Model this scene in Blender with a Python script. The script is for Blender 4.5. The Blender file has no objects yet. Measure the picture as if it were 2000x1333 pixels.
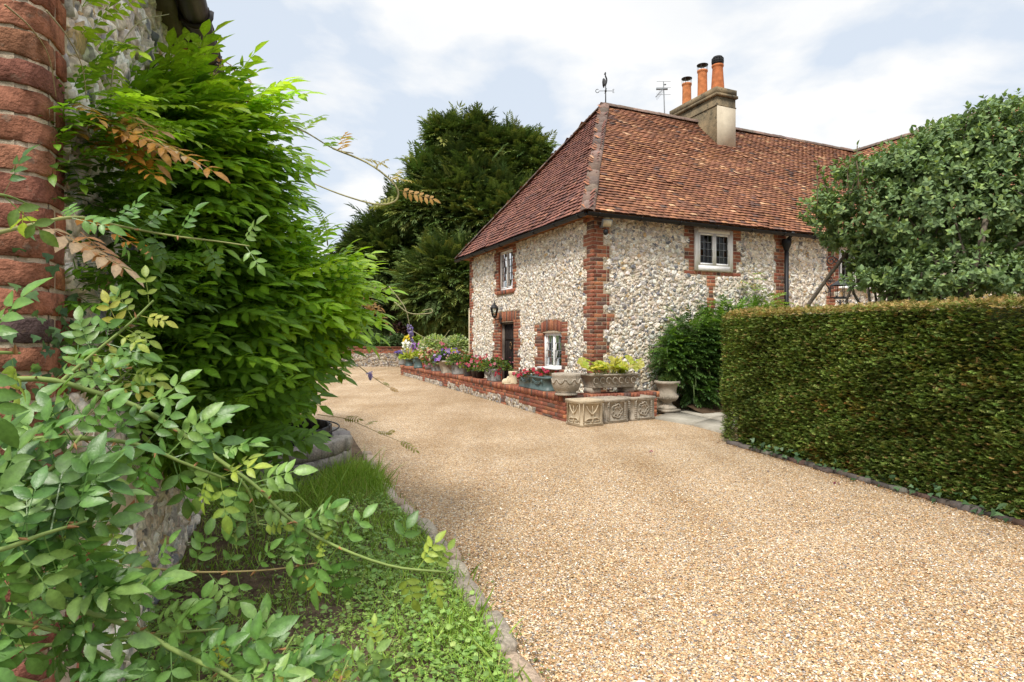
import bpy, math
import numpy as np
rng = np.random.default_rng(11)
sc = bpy.context.scene
COL = sc.collection
rad = math.radians
# ------------------------------------------------------------------ camera
F, CX, CY, H = 1180.0, 1000.0, 666.5, 1.4
cam = bpy.data.cameras.new('camera'); cam_o = bpy.data.objects.new('camera', cam); COL.objects.link(cam_o)
cam.sensor_width = 36.0; cam.lens = 36.0*F/2000.0; cam.clip_start = 0.05; cam.clip_end = 2000
cam_o.location = (0, 0, H); cam_o.rotation_euler = (rad(90), 0, 0)
sc.camera = cam_o
# ------------------------------------------------------------------ sky and sun
SUN_EL, SUN_AZ = rad(54), rad(205)          # azimuth clockwise from +Y
w = bpy.data.worlds.new('World'); sc.world = w; w.use_nodes = True
nt = w.node_tree; nt.nodes.clear()
def N(t, **k):
    n = nt.nodes.new(t)
    for a, b in k.items(): setattr(n, a, b)
    return n
def LK(a, b): nt.links.new(a, b)
out = N('ShaderNodeOutputWorld'); bg = N('ShaderNodeBackground'); bg.inputs['Strength'].default_value = 0.1
sky = N('ShaderNodeTexSky', sky_type='NISHITA', sun_disc=False, sun_elevation=SUN_EL, sun_rotation=SUN_AZ, air_density=1.0, dust_density=2.0)
tc = N('ShaderNodeTexCoord'); sep = N('ShaderNodeSeparateXYZ'); LK(tc.outputs['Generated'], sep.inputs[0])
zz = N('ShaderNodeMath', operation='ADD'); LK(sep.outputs['Z'], zz.inputs[0]); zz.inputs[1].default_value = 0.22
zm = N('ShaderNodeMath', operation='MAXIMUM'); LK(zz.outputs[0], zm.inputs[0]); zm.inputs[1].default_value = 0.05
dx = N('ShaderNodeMath', operation='DIVIDE'); LK(sep.outputs['X'], dx.inputs[0]); LK(zm.outputs[0], dx.inputs[1])
dy = N('ShaderNodeMath', operation='DIVIDE'); LK(sep.outputs['Y'], dy.inputs[0]); LK(zm.outputs[0], dy.inputs[1])
cb = N('ShaderNodeCombineXYZ'); LK(dx.outputs[0], cb.inputs[0]); LK(dy.outputs[0], cb.inputs[1])
mp = N('ShaderNodeMapping'); LK(cb.outputs[0], mp.inputs[0]); mp.inputs['Location'].default_value = (12.4, 3.3, 0)
n1 = N('ShaderNodeTexNoise'); LK(mp.outputs[0], n1.inputs['Vector']); n1.inputs['Scale'].default_value = 1.7; n1.inputs['Detail'].default_value = 9; n1.inputs['Roughness'].default_value = 0.52
n1.inputs['Distortion'].default_value = 0.25
r1 = N('ShaderNodeValToRGB'); LK(n1.outputs['Fac'], r1.inputs[0])
r1.color_ramp.elements[0].position = 0.44; r1.color_ramp.elements[0].color = (0, 0, 0, 1)
r1.color_ramp.elements[1].position = 0.55; r1.color_ramp.elements[1].color = (1, 1, 1, 1)
n2 = N('ShaderNodeTexNoise'); LK(mp.outputs[0], n2.inputs['Vector']); n2.inputs['Scale'].default_value = 2.6; n2.inputs['Detail'].default_value = 6
r2 = N('ShaderNodeValToRGB'); LK(n2.outputs['Fac'], r2.inputs[0])
r2.color_ramp.elements[0].position = 0.3; r2.color_ramp.elements[0].color = (7.3, 7.45, 7.6, 1)
r2.color_ramp.elements[1].position = 0.62; r2.color_ramp.elements[1].color = (8.0, 8.0, 7.95, 1)
veil = N('ShaderNodeMix', data_type='RGBA'); veil.inputs['Factor'].default_value = 0.86
LK(sky.outputs[0], veil.inputs['A']); veil.inputs['B'].default_value = (6.15, 6.8, 7.65, 1)
mx = N('ShaderNodeMix', data_type='RGBA'); LK(r1.outputs[0], mx.inputs['Factor']); LK(veil.outputs['Result'], mx.inputs['A']); LK(r2.outputs[0], mx.inputs['B'])
zr = N('ShaderNodeMapRange'); LK(sep.outputs['Z'], zr.inputs['Value']); zr.inputs['From Min'].default_value = .48; zr.inputs['From Max'].default_value = 1.0; zr.inputs['To Min'].default_value = 1.0; zr.inputs['To Max'].default_value = 2.1   # an overcast sky is brightest overhead
zv = N('ShaderNodeVectorMath', operation='SCALE'); LK(mx.outputs['Result'], zv.inputs[0]); LK(zr.outputs[0], zv.inputs['Scale']); LK(zv.outputs[0], bg.inputs['Color']); LK(bg.outputs[0], out.inputs[0])
sl = bpy.data.lights.new('sun', 'SUN'); sl.energy = 2.9; sl.angle = rad(12); sl.color = (1.0, 0.95, 0.88)
so = bpy.data.objects.new('sun', sl); COL.objects.link(so)
so.rotation_euler = (rad(90)-SUN_EL, 0, -SUN_AZ+math.pi); so.location = (0, 0, 30)
vs = sc.view_settings; vs.view_transform = 'Standard'; vs.look = 'None'; vs.gamma = 1; vs.exposure = 0.38; vs.use_curve_mapping = False
cy = sc.cycles
cy.max_bounces = 8; cy.diffuse_bounces = 4; cy.glossy_bounces = 3; cy.transmission_bounces = 4; cy.transparent_max_bounces = 8
cy.caustics_reflective = False; cy.caustics_refractive = False
# ------------------------------------------------------------------ helpers
A = np.array
def unit(v):
    v = np.asarray(v, float); return v/np.maximum(np.linalg.norm(v, axis=-1, keepdims=True), 1e-9)
def at(px, py, Y):
    """point seen at photo pixel (px, py) at depth Y"""
    return A([(px-CX)/F*Y, Y, H-(py-CY)/F*Y])
def gp(px, py):
    """ground point under a photo pixel"""
    Y = F*H/(py-CY); return A([(px-CX)/F*Y, Y, 0.0])
class MB:
    """collects shapes; build() links them as ONE mesh object"""
    def __init__(s): s.v=[]; s.c=[]; s.f=[]; s.n=0
    def add(s, V, faces, col=(1,1,1)):
        V = np.asarray(V, float).reshape(-1, 3); c = np.asarray(col, float)
        if c.ndim == 1: c = np.broadcast_to(c, V.shape)
        s.v.append(V); s.c.append(c.reshape(-1, 3))
        for f in faces:
            f = np.asarray(f, int)
            if f.size: s.f.append(np.atleast_2d(f)+s.n)
        s.n += len(V)
    def inst(s, T, faces, M, pos, col, tv=None):
        """T (k,3) template, M (n,3,3) with columns = axes, pos (n,3), col (n,3)"""
        n, k = len(pos), len(T)
        if n == 0: return
        V = np.einsum('nij,kj->nki', M, T)+pos[:, None, :]
        c = np.repeat(np.asarray(col, float)[:, None, :], k, axis=1)
        if tv is not None: c = c*tv[None, :, None] if tv.ndim == 1 else c*tv[None]
        fs = [(np.atleast_2d(f)[None]+(np.arange(n)*k)[:, None, None]).reshape(-1, np.atleast_2d(f).shape[1]) for f in faces]
        s.add(V.reshape(-1, 3), fs, c.reshape(-1, 3))
    def box(s, c, ax, size, col=(1,1,1)):
        """centre c, rows of ax = three unit axes, full sizes"""
        ax = np.asarray(ax, float); h = A(size)/2
        sg = A([(-1,-1,-1),(1,-1,-1),(1,1,-1),(-1,1,-1),(-1,-1,1),(1,-1,1),(1,1,1),(-1,1,1)], float)
        s.add(A(c)+(sg*h)@ax, [BOXF], col)
    def tube(s, P, r, k=8, col=(1,1,1), cap=True):
        P = np.asarray(P, float); n = len(P); r = np.broadcast_to(np.asarray(r, float), (n,))
        T = unit(np.gradient(P, axis=0)); up = A([0,0,1.]) if abs(T[0,2]) < .9 else A([1.,0,0])
        X = unit(np.cross(T[0], up)); Vs = []
        for i in range(n):
            X = unit(X-T[i]*np.dot(X, T[i])); Y = np.cross(T[i], X)
            a = np.arange(k)/k*2*np.pi
            Vs.append(P[i]+r[i]*(np.cos(a)[:,None]*X+np.sin(a)[:,None]*Y))
        V = np.concatenate(Vs); i = np.arange(n-1)[:,None]*k; j = np.arange(k)[None]; j2 = (j+1) % k
        q = np.stack([i+j, i+j2, i+k+j2, i+k+j], -1).reshape(-1, 4)
        s.add(V, [q]+([np.arange(k)[None, ::-1], (np.arange(k)+(n-1)*k)[None]] if cap else []), col)
    def lathe(s, c, prof, k=24, col=(1,1,1), ax=None, sx=1, sy=1, cap=True):
        """prof: list of (radius, height)"""
        ax = np.eye(3) if ax is None else np.asarray(ax, float)
        a = np.arange(k)/k*2*np.pi; n = len(prof)
        V = np.concatenate([np.stack([r*sx*np.cos(a), r*sy*np.sin(a), np.full(k, z)], -1) for r, z in prof])
        i = np.arange(n-1)[:,None]*k; j = np.arange(k)[None]; j2 = (j+1) % k
        q = np.stack([i+j, i+j2, i+k+j2, i+k+j], -1).reshape(-1, 4)
        s.add(A(c)+V@ax, [q]+([np.arange(k)[None, ::-1], (np.arange(k)+(n-1)*k)[None]] if cap else []), col)
    def build(s, name, mat, parent=None, smooth=False, base=None):
        me = bpy.data.meshes.new(name); V = np.concatenate(s.v)
        o = bpy.data.objects.new(name, me); COL.objects.link(o)
        if parent is not None:
            org = A(ORG[parent.name]); o.parent = parent
        else:
            org = A(base if base is not None else (V.min(0)+V.max(0))/2*A([1,1,0])+A([0,0,V[:,2].min()])); o.location = org
        ORG[o.name] = org
        V = V-org
        ls = np.concatenate([f.ravel() for f in s.f]); lt = np.concatenate([np.full(len(f), f.shape[1]) for f in s.f])
        me.vertices.add(len(V)); me.vertices.foreach_set('co', V.ravel().astype(np.float32))
        me.loops.add(len(ls)); me.loops.foreach_set('vertex_index', ls.astype(np.int32))
        me.polygons.add(len(lt)); me.polygons.foreach_set('loop_start', (np.cumsum(lt)-lt).astype(np.int32))
        if smooth: me.polygons.foreach_set('use_smooth', np.ones(len(lt), bool))
        me.update(calc_edges=True)
        a = me.attributes.new('Col', 'FLOAT_COLOR', 'POINT')
        a.data.foreach_set('color', np.concatenate([np.concatenate(s.c), np.ones((len(V), 1))], 1).ravel().astype(np.float32))
        me.materials.append(mat)
        return o
ORG = {}
BOXF = A([(3,2,1,0),(4,5,6,7),(0,1,5,4),(1,2,6,5),(2,3,7,6),(3,0,4,7)])
I3 = np.eye(3)
def tag(o, label, cat=None, group=None, kind=None):
    if label: o['label'] = label
    if cat: o['category'] = cat
    if group: o['group'] = group
    if kind: o['kind'] = kind
    return o
def empty(name, loc, label, cat, group=None):
    o = bpy.data.objects.new(name, None); COL.objects.link(o); o.location = loc; ORG[o.name] = A(loc, float)
    return tag(o, label, cat, group)
def basis(d, n):
    """columns: side, along d, normal"""
    d = unit(d); x = unit(np.cross(d, n)); z = np.cross(x, d)
    return np.stack([x, d, z], -1)
def rnd(a, b, n=None): return rng.uniform(a, b, n)
def rdir(n): return unit(rng.normal(size=(n, 3)))
def pick(cols, p, n, jit=.12):
    cols = A(cols, float); i = rng.choice(len(cols), n, p=A(p, float)/sum(p))
    return np.clip(cols[i]*(1+rng.normal(0, jit, (n, 1)))*(1+rng.normal(0, jit*.2, (n, 3))), .004, .95)
def smooth_path(P, n):
    """Catmull-Rom through the points"""
    P = np.asarray(P, float); Q = np.concatenate([[2*P[0]-P[1]], P, [2*P[-1]-P[-2]]]); m = len(P)-1
    t = np.linspace(0, m-1e-6, n); i = t.astype(int); u = (t-i)[:, None]
    a, b, c, d = Q[i], Q[i+1], Q[i+2], Q[i+3]
    return .5*((2*b)+(-a+c)*u+(2*a-5*b+4*c-d)*u**2+(-a+3*b-3*c+d)*u**3)
def wob(x, y, z, s, seed=0):
    """cheap smooth noise -1..1"""
    r = np.random.default_rng(seed); v = 0
    for k in range(5):
        d = r.normal(size=3)*s*(1+.7*k); v = v+np.sin(x*d[0]+y*d[1]+z*d[2]+r.uniform(0, 6.28))/(1+.5*k)
    return v/2.6
# ------------------------------------------------------------------ materials
def mat(name):
    global nt
    m = bpy.data.materials.new(name); m.use_nodes = True; nt = m.node_tree; nt.nodes.clear()
    o = N('ShaderNodeOutputMaterial'); return m, o
def noise(scale, detail=4, rough=.55, coord=None):
    n = N('ShaderNodeTexNoise'); n.inputs['Scale'].default_value = scale; n.inputs['Detail'].default_value = detail; n.inputs['Roughness'].default_value = rough
    LK((coord or N('ShaderNodeTexCoord').outputs['Object']), n.inputs['Vector']); return n.outputs['Fac']
def ramp(fac, stops):
    r = N('ShaderNodeValToRGB'); LK(fac, r.inputs[0]); e = r.color_ramp.elements
    while len(e) < len(stops): e.new(.5)
    for k, (p, c) in enumerate(stops):
        e[k].position = p; e[k].color = (*c, 1) if hasattr(c, '__len__') else (c, c, c, 1)
    return r.outputs[0]
def mixc(fac, a, b, blend='MIX'):
    m = N('ShaderNodeMix', data_type='RGBA', blend_type=blend)
    for s, v in (('Factor', fac), ('A', a), ('B', b)):
        if hasattr(v, 'is_output'): LK(v, m.inputs[s])
        else: m.inputs[s].default_value = v if s == 'Factor' else (*v, 1)
    return m.outputs['Result']
def bump(h, strength, dist=.01):
    b = N('ShaderNodeBump'); b.inputs['Strength'].default_value = strength; b.inputs['Distance'].default_value = dist; LK(h, b.inputs['Height']); return b.outputs[0]
def princ(col, rough=.8, spec=.3, nrm=None, metal=0):
    p = N('ShaderNodeBsdfPrincipled'); p.inputs['Roughness'].default_value = rough; p.inputs['Specular IOR Level'].default_value = spec; p.inputs['Metallic'].default_value = metal
    if hasattr(col, 'is_output'): LK(col, p.inputs['Base Color'])
    else: p.inputs['Base Color'].default_value = (*col, 1)
    if nrm is not None: LK(nrm, p.inputs['Normal'])
    return p
def mat_col(name, rough=.85, spec=.25, ns=30, namt=.35, bs=60, bstr=.4, bd=.006, stain=None):
    """vertex colour (each brick, tile, stone its own) times noise, with bump"""
    m, o = mat(name); at_ = N('ShaderNodeAttribute'); at_.attribute_name = 'Col'
    c = mixc(1.0, at_.outputs['Color'], ramp(noise(ns, 5), [(.3, 1-namt), (.7, 1+namt)]), 'MULTIPLY')
    if stain: c = mixc(ramp(noise(stain[0], 5, .65), [(stain[1], 0.), (stain[1]+.12, 1.)]), c, stain[2])
    p = princ(c, rough, spec, bump(noise(bs, 4), bstr, bd)); LK(p.outputs[0], o.inputs[0]); return m
def mat_leaf(name, rough=.42, spec=.4, trans=.32, ttint=(1.25, 1.25, .55), ns=90, namt=.25):
    m, o = mat(name); at_ = N('ShaderNodeAttribute'); at_.attribute_name = 'Col'
    nz = noise(ns, 4, .65); c = mixc(1.0, at_.outputs['Color'], ramp(nz, [(.3, 1-namt), (.7, 1+namt)]), 'MULTIPLY')
    p = princ(c, rough, spec, bump(nz, .25, .004))
    t = N('ShaderNodeBsdfTranslucent'); LK(mixc(1.0, c, ttint, 'MULTIPLY'), t.inputs[0])
    mx = N('ShaderNodeMixShader'); mx.inputs[0].default_value = trans; LK(p.outputs[0], mx.inputs[1]); LK(t.outputs[0], mx.inputs[2]); LK(mx.outputs[0], o.inputs[0]); return m
def mat_plain(name, col, rough=.5, spec=.4, namt=.15, ns=12, bstr=.15, metal=0, bs=40):
    m, o = mat(name)
    c = mixc(1.0, col, ramp(noise(ns, 5, .6), [(.3, 1-namt), (.7, 1+namt)]), 'MULTIPLY')
    p = princ(c, rough, spec, bump(noise(bs, 4), bstr, .004), metal); LK(p.outputs[0], o.inputs[0]); return m
def mat_stone(name, c1, c2, c3, s=7, bstr=.7):
    """weathered stone with lichen patches"""
    m, o = mat(name)
    c = mixc(ramp(noise(s, 7, .65), [(.38, 0.), (.62, 1.)]), c1, c2)
    c = mixc(ramp(noise(s*2.3, 6, .7), [(.56, 0.), (.66, 1.)]), c, c3)
    c = mixc(ramp(noise(s*9, 4, .7), [(.3, .45), (.42, 0.)]), c, (c1[0]*.25, c1[1]*.25, c1[2]*.25))
    p = princ(c, .92, .15, bump(noise(s*8, 6, .7), bstr, .012)); LK(p.outputs[0], o.inputs[0]); return m
M = {}
M['oldbrick'] = mat_col('old_brick', .95, .1, 34, .42, 130, 1.0, .008, (22, .60, (.20, .14, .10)))
M['brick'] = mat_col('brick', .9, .15, 40, .28, 90, .5, .006, (9, .63, (.20, .15, .115)))
M['flint'] = mat_col('flint', .7, .25, 55, .38, 70, .45, .01)
M['tile'] = mat_col('clay_tile', .85, .2, 22, .25, 60, .4, .006, (3.2, .64, (.055, .04, .032)))
M['ridge'] = mat_col('ridge_tile', .92, .12, 14, .3, 60, .6, .008, (16, .62, (.33, .31, .27)))
M['black'] = mat_plain('black_paint', (.010, .010, .011), .5, .3, .2)
M['iron'] = mat_plain('wrought_iron', (.02, .02, .021), .55, .4, .2)
M['white'] = mat_plain('white_paint', (.87, .86, .83), .45, .4, .06, 8)
M['cream'] = mat_plain('cream_render', (.50, .43, .32), .9, .15, .10, 5, .3)
M['terracotta'] = mat_col('terracotta', .85, .2, 9, .3, 60, .3, .005, (5.5, .64, (.07, .05, .04)))
M['brownplastic'] = mat_plain('brown_gutter', (.030, .022, .020), .4, .4, .25)
M['lead'] = mat_plain('lead', (.20, .21, .22), .6, .3, .2)
M['timber'] = mat_plain('brown_timber', (.24, .10, .035), .75, .2, .3, 6)
M['oldwood'] = mat_plain('grey_wood', (.13, .105, .085), .85, .15, .4, 5, .4)
M['curtain'] = mat_plain('curtain_cloth', (.11, .105, .095), .9, .1, .1)
M['door'] = mat_plain('dark_door', (.016, .011, .009), .6, .12, .35, 9, .2)
M['brass'] = mat_plain('brass', (.16, .10, .05), .4, .5, .2, metal=.8)
M['chimneystone'] = mat_stone('chimney_stone', (.26, .195, .115), (.105, .088, .058), (.045, .042, .032), 2.6, .9)
M['stone'] = mat_stone('weathered_stone', (.42, .36, .285), (.31, .27, .21), (.17, .155, .12), 6, .8)
M['palestone'] = mat_stone('pale_stone', (.52, .43, .30), (.44, .36, .25), (.35, .29, .20), 5, .35)
M['greystone'] = mat_stone('grey_stone', (.25, .235, .215), (.17, .165, .155), (.36, .34, .31), 8, .7)
M['creamstone'] = mat_stone('cream_stone', (.62, .53, .36), (.55, .46, .30), (.48, .40, .27), 5, .25)
M['teal'] = mat_plain('teal_plastic', (.070, .108, .104), .45, .4, .15)
M['greyplastic'] = mat_plain('grey_plastic', (.06, .063, .068), .5, .4, .15)
M['soil'] = mat_col('soil', .97, .1, 12, .4, 25, 1.0, .03)
M['leaf'] = mat_leaf('leaf', trans=.40)
M['roseleaf'] = mat_leaf('rose_leaf', .38, .45, .25)
M['leafdull'] = mat_leaf('dull_leaf', .6, .25, .22)
M['needle'] = mat_leaf('needle', .6, .2, .15, (1.2, 1.2, .6))
M['petal'] = mat_leaf('petal', .6, .2, .3, (1, 1, 1))
M['bark'] = mat_col('bark', .95, .1, 18, .4, 40, .8, .01)
M['stem'] = mat_col('stem', .6, .3, 20, .2, 60, .1, .002)
def mat_mortar():
    m, o = mat('lime_mortar')
    c = ramp(noise(18, 6, .7), [(.3, (.34, .27, .19)), (.5, (.48, .39, .28)), (.7, (.58, .49, .37))])
    p = princ(c, .95, .1, bump(noise(70, 5, .7), .8, .01)); LK(p.outputs[0], o.inputs[0]); return m
M['mortar'] = mat_mortar()
def mat_glass():
    m, o = mat('old_window_glass')
    fr = N('ShaderNodeFresnel'); fr.inputs['IOR'].default_value = 1.38
    g = N('ShaderNodeBsdfGlossy'); g.inputs['Roughness'].default_value = .015; LK(bump(noise(3.5, 2), .12, .02), g.inputs['Normal'])
    t = N('ShaderNodeBsdfTransparent'); t.inputs[0].default_value = (.8, .85, .82, 1)
    mx = N('ShaderNodeMixShader'); LK(fr.outputs[0], mx.inputs[0]); LK(t.outputs[0], mx.inputs[1]); LK(g.outputs[0], mx.inputs[2]); LK(mx.outputs[0], o.inputs[0]); return m
M['glass'] = mat_glass()
def mat_gravel():
    m, o = mat('gravel'); co = N('ShaderNodeTexCoord').outputs['Object']
    warp = N('ShaderNodeTexNoise'); warp.inputs['Scale'].default_value = 60; LK(co, warp.inputs['Vector'])
    va = N('ShaderNodeVectorMath', operation='SCALE'); LK(warp.outputs['Color'], va.inputs[0]); va.inputs['Scale'].default_value = .008
    vb = N('ShaderNodeVectorMath', operation='ADD'); LK(co, vb.inputs[0]); LK(va.outputs[0], vb.inputs[1])
    hs = None; cs = None
    for sca in (96,):
        v = N('ShaderNodeTexVoronoi', feature='F1'); v.inputs['Scale'].default_value = sca; LK(vb.outputs[0], v.inputs['Vector'])
        sp = N('ShaderNodeSeparateColor'); LK(v.outputs['Color'], sp.inputs[0])
        cs = ramp(sp.outputs[0], [(0, (.12, .095, .085)), (.08, (.27, .175, .095)), (.2, (.45, .28, .135)), (.42, (.61, .41, .22)), (.66, (.69, .52, .325)), (.84, (.77, .655, .49)), (.95, (.86, .80, .70)), (1, (.33, .31, .31))])
        for e in nt.nodes:
            if e.type == 'VALTORGB': e.color_ramp.interpolation = 'LINEAR'
        hs = v.outputs['Distance']
    inv = N('ShaderNodeMath', operation='SUBTRACT'); inv.inputs[0].default_value = 1.0; LK(hs, inv.inputs[1])
    gap = ramp(hs, [(.5, 1.), (.8, .5)])  # dust and shade between the stones, darkened into the colour
    big = ramp(noise(.55, 5, .6, co), [(.33, (.76, .70, .61)), (.6, (.98, .97, .96))])
    mid = mixc(1.0, ramp(noise(7, 5, .65, co), [(.3, (.96, .955, .95)), (.65, (1.02, 1.02, 1.02))]), ramp(noise(26, 3, .75, co), [(.32, (.86, .84, .82)), (.5, (1., 1., 1.)), (.68, (1.08, 1.085, 1.09))]), 'MULTIPLY')
    mpp = N('ShaderNodeMapping'); LK(co, mpp.inputs[0]); mpp.inputs['Rotation'].default_value = (0, 0, -.354); mpp.inputs['Scale'].default_value = (1.5, .10, 1)
    trk = ramp(noise(1.0, 3, .5, mpp.outputs[0]), [(.38, (.88, .85, .81)), (.60, (1.03, 1.03, 1.03))])
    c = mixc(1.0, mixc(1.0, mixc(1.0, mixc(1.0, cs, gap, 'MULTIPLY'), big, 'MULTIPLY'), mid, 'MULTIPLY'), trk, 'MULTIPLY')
    p = princ(c, .8, .2, bump(inv.outputs[0], .9, .012)); LK(p.outputs[0], o.inputs[0]); return m
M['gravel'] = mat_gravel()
M['pebble'] = mat_col('pebble', .75, .25, 160, .25, 200, .2, .002)
def mat_ground():
    m, o = mat('rough_ground')
    c = ramp(noise(.8, 8, .7), [(.35, (.055, .04, .025)), (.5, (.05, .07, .02)), (.7, (.07, .10, .028))])
    p = princ(c, .95, .1, bump(noise(14, 6, .7), 1., .05)); LK(p.outputs[0], o.inputs[0]); return m
M['ground'] = mat_ground()
def mat_slab():
    m, o = mat('paving_slab')
    c = mixc(ramp(noise(3, 7, .7), [(.35, 0.), (.65, 1.)]), (.27, .245, .195), (.40, .365, .30))
    c = mixc(ramp(noise(14, 5, .7), [(.6, 0.), (.68, 1.)]), c, (.47, .44, .37))
    p = princ(c, .85, .2, bump(noise(25, 6, .7), .6, .01)); LK(p.outputs[0], o.inputs[0]); return m
M['slab'] = mat_slab()
# ------------------------------------------------------------------ ground
g = MB(); g.add([(-400,-200,-.03),(400,-200,-.03),(400,900,-.03),(-400,900,-.03)], [A([(0,1,2,3)])])
tag(g.build('ground', M['ground'], base=(0,0,0)), None, kind='structure')
WD = unit([-.370, 1., 0]); WN = A([WD[1], -WD[0], 0])        # outbuilding wall runs along WD, faces WN
def kerbx(Y): return .98-.372*Y-.06*np.sin(Y*1.3)-.05           # kerb of the verge: X at depth Y
dr = MB(); ys = np.concatenate([np.linspace(-3, 8, 12), np.linspace(9, 40, 14)])
L_ = A([(kerbx(min(y, 7.2)) if y < 7.2 else -.372*y+.98-.5*min(1, (y-7.2)/3)-1.2*min(1, max(0, y-9)/8), y, 0) for y in ys]); Rr = A([(14, y, 0) for y in ys])
n = len(ys); dr.add(np.concatenate([L_, Rr]), [np.stack([np.arange(n-1), np.arange(n-1)+n, np.arange(1, n)+n, np.arange(1, n)], -1)])
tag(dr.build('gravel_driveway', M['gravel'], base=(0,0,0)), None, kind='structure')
# ------------------------------------------------------------------ masonry helpers
BRK = [(.275,.100,.060), (.33,.135,.075), (.21,.077,.050), (.40,.17,.085), (.13,.080,.064)]; BRP = [5, 2.5, 4, .8, 2.2]
FLC = [(.72,.64,.52), (.62,.53,.41), (.80,.76,.68), (.44,.41,.375), (.17,.175,.19), (.54,.38,.20)]; FLP = [6, 4, 4, 1.6, .45, .5]
ICO = None
def ico():
    global ICO
    if ICO is None:
        import bmesh
        b = bmesh.new(); bmesh.ops.create_icosphere(b, subdivisions=2, radius=1); b.verts.ensure_lookup_table()
        ICO = (A([v.co[:] for v in b.verts]), A([[v.index for v in f.verts] for f in b.faces])); b.free()
    return ICO
FLD = [(.38,.32,.25), (.30,.25,.195), (.47,.42,.35), (.22,.20,.185), (.11,.11,.12), (.30,.21,.125)]
def flints(mb, O, U, Nn, u0, u1, v0, v1, size=.075, keep=None, cols=FLC, prob=FLP, depth=.034, coursed=.7):
    """knapped flints set in a wall; keep(u,v,r) -> bool mask"""
    V_, F_ = ico(); us, vs_ = [], []
    for k, v in enumerate(np.arange(v0+size*.4, v1-size*.2, size*.80)):
        u = u0+size*.5
        while u < u1-size*.3:
            us.append(u+rng.normal(0, size*.1)); vs_.append(v+rng.normal(0, size*.17*(1.6-coursed))); u += size*rng.uniform(.75, 1.35)
    us, vs_ = A(us), A(vs_); n = len(us); sx = size*np.exp(rng.normal(-.0, .24, n))*.62; sy = size*np.exp(rng.normal(-.02, .18, n))*.54
    if keep is not None:
        m = keep(us, vs_, sx); us, vs_, sx, sy = us[m], vs_[m], sx[m], sy[m]; n = len(us)
    if n == 0: return
    a = rng.normal(0, .35, n); ca, sa = np.cos(a), np.sin(a); Z = A([0,0,1.])
    ex = ca[:,None]*U+sa[:,None]*Z; ey = -sa[:,None]*U+ca[:,None]*Z
    ti = rng.normal(0, .28, (n, 2)); en = unit(Nn+ti[:, :1]*ex+ti[:, 1:]*ey)
    Mx = np.stack([ex*sx[:,None], ey*sy[:,None], en*depth*rng.uniform(.7, 1.25, n)[:,None]], -1)
    pos = O+us[:,None]*U+vs_[:,None]*Z+Nn*rng.uniform(-.013, .001, n)[:,None]
    T = np.repeat(V_[None], n, 0); az = np.arctan2(V_[:,1], V_[:,0])[None]
    o_ = 1.06+.16*np.cos(2*az+rng.uniform(0,6.3,(n,1)))*rng.uniform(0,1,(n,1))+.13*np.cos(3*az+rng.uniform(0,6.3,(n,1)))+.09*np.cos(5*az+rng.uniform(0,6.3,(n,1)))
    T[..., :2] *= (o_*(1+rng.normal(0, .05, T.shape[:2])))[..., None]; T[..., 2] *= 2.0+rng.normal(0, .2, T.shape[:2])
    pl = T[..., 0]*rng.normal(0, .34, (n,1))+T[..., 1]*rng.normal(0, .34, (n,1))+rng.uniform(.3, .8, (n,1))     # broken flat
    T[..., 2] = np.minimum(T[..., 2], pl+rng.normal(0, .05, T.shape[:2]))
    W = np.einsum('nij,nkj->nki', Mx, T)+pos[:,None,:]
    c = pick(cols, prob, n, .10)
    cc = np.repeat(c[:,None,:], len(V_), 1)
    two = rng.random(n) < .35          # broken face inside a white rind
    cc[two] = np.where((np.hypot(V_[None,:,0], V_[None,:,1]) < .62)[..., None], pick([(.30,.28,.265), (.20,.20,.21), (.5,.42,.32)], [2,1,2], n)[two][:,None,:], cc[two])
    mb.add(W.reshape(-1, 3), [(F_[None]+(np.arange(n)*len(V_))[:,None,None]).reshape(-1, 3)], cc.reshape(-1, 3))
def brick(mb, O, U, Nn, u, v, wd, ht, proud=.0065, depth=.04, col=None, jit=.0016):
    e = .0035; Z = A([0,0,1.]); p = proud+rng.normal(0, .0015)
    q = [(u, v), (u+wd, v), (u+wd, v+ht), (u, v+ht)]; qi = [(u+e, v+e), (u+wd-e, v+e), (u+wd-e, v+ht-e), (u+e, v+ht-e)]
    V = [O+U*a+Z*b+Nn*(p-depth) for a, b in q]+[O+U*a+Z*b+Nn*(p-e) for a, b in q]+[O+U*a+Z*b+Nn*p for a, b in qi]
    V = A(V)+rng.normal(0, jit, (12, 3))*.5
    f = [(0,1,5,4),(1,2,6,5),(2,3,7,6),(3,0,4,7),(4,5,9,8),(5,6,10,9),(6,7,11,10),(7,4,8,11),(8,9,10,11)]
    mb.add(V, [A(f)], pick(BRK, BRP, 1)[0] if col is None else col)
CH, ST, HD, JT = .0775, .222, .106, .012
def course(mb, O, U, Nn, u0, u1, v, ht=CH-JT, par=0, **k):
    """one course of bricks from u0 to u1"""
    u = u0; i = par
    while u < u1-.02:
        w_ = ST if i % 2 == 0 else HD
        if u+w_ > u1-.045: w_ = u1-u
        brick(mb, O, U, Nn, u, v, w_-JT*(u+w_ < u1-.001), ht, **k); u += w_; i += 1
def jamb(mb, O, U, Nn, edge, sgn, v0, v1, wide, narrow, per=3, ph=0, **k):
    """toothed brick jamb growing from edge in direction sgn; returns the covered rectangles"""
    R_ = []; i = 0; v = v0
    while v < v1-.03:
        wd = wide if ((i+ph)//per) % 2 == 0 else narrow; wd += rng.normal(0, .006)
        a, b = (edge, edge+wd) if sgn > 0 else (edge-wd, edge)
        course(mb, O, U, Nn, a, b, v, min(CH-JT, v1-v-.004), par=i, **k); R_.append((a, b, v, min(v+CH, v1))); v += CH; i += 1
    return R_
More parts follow.
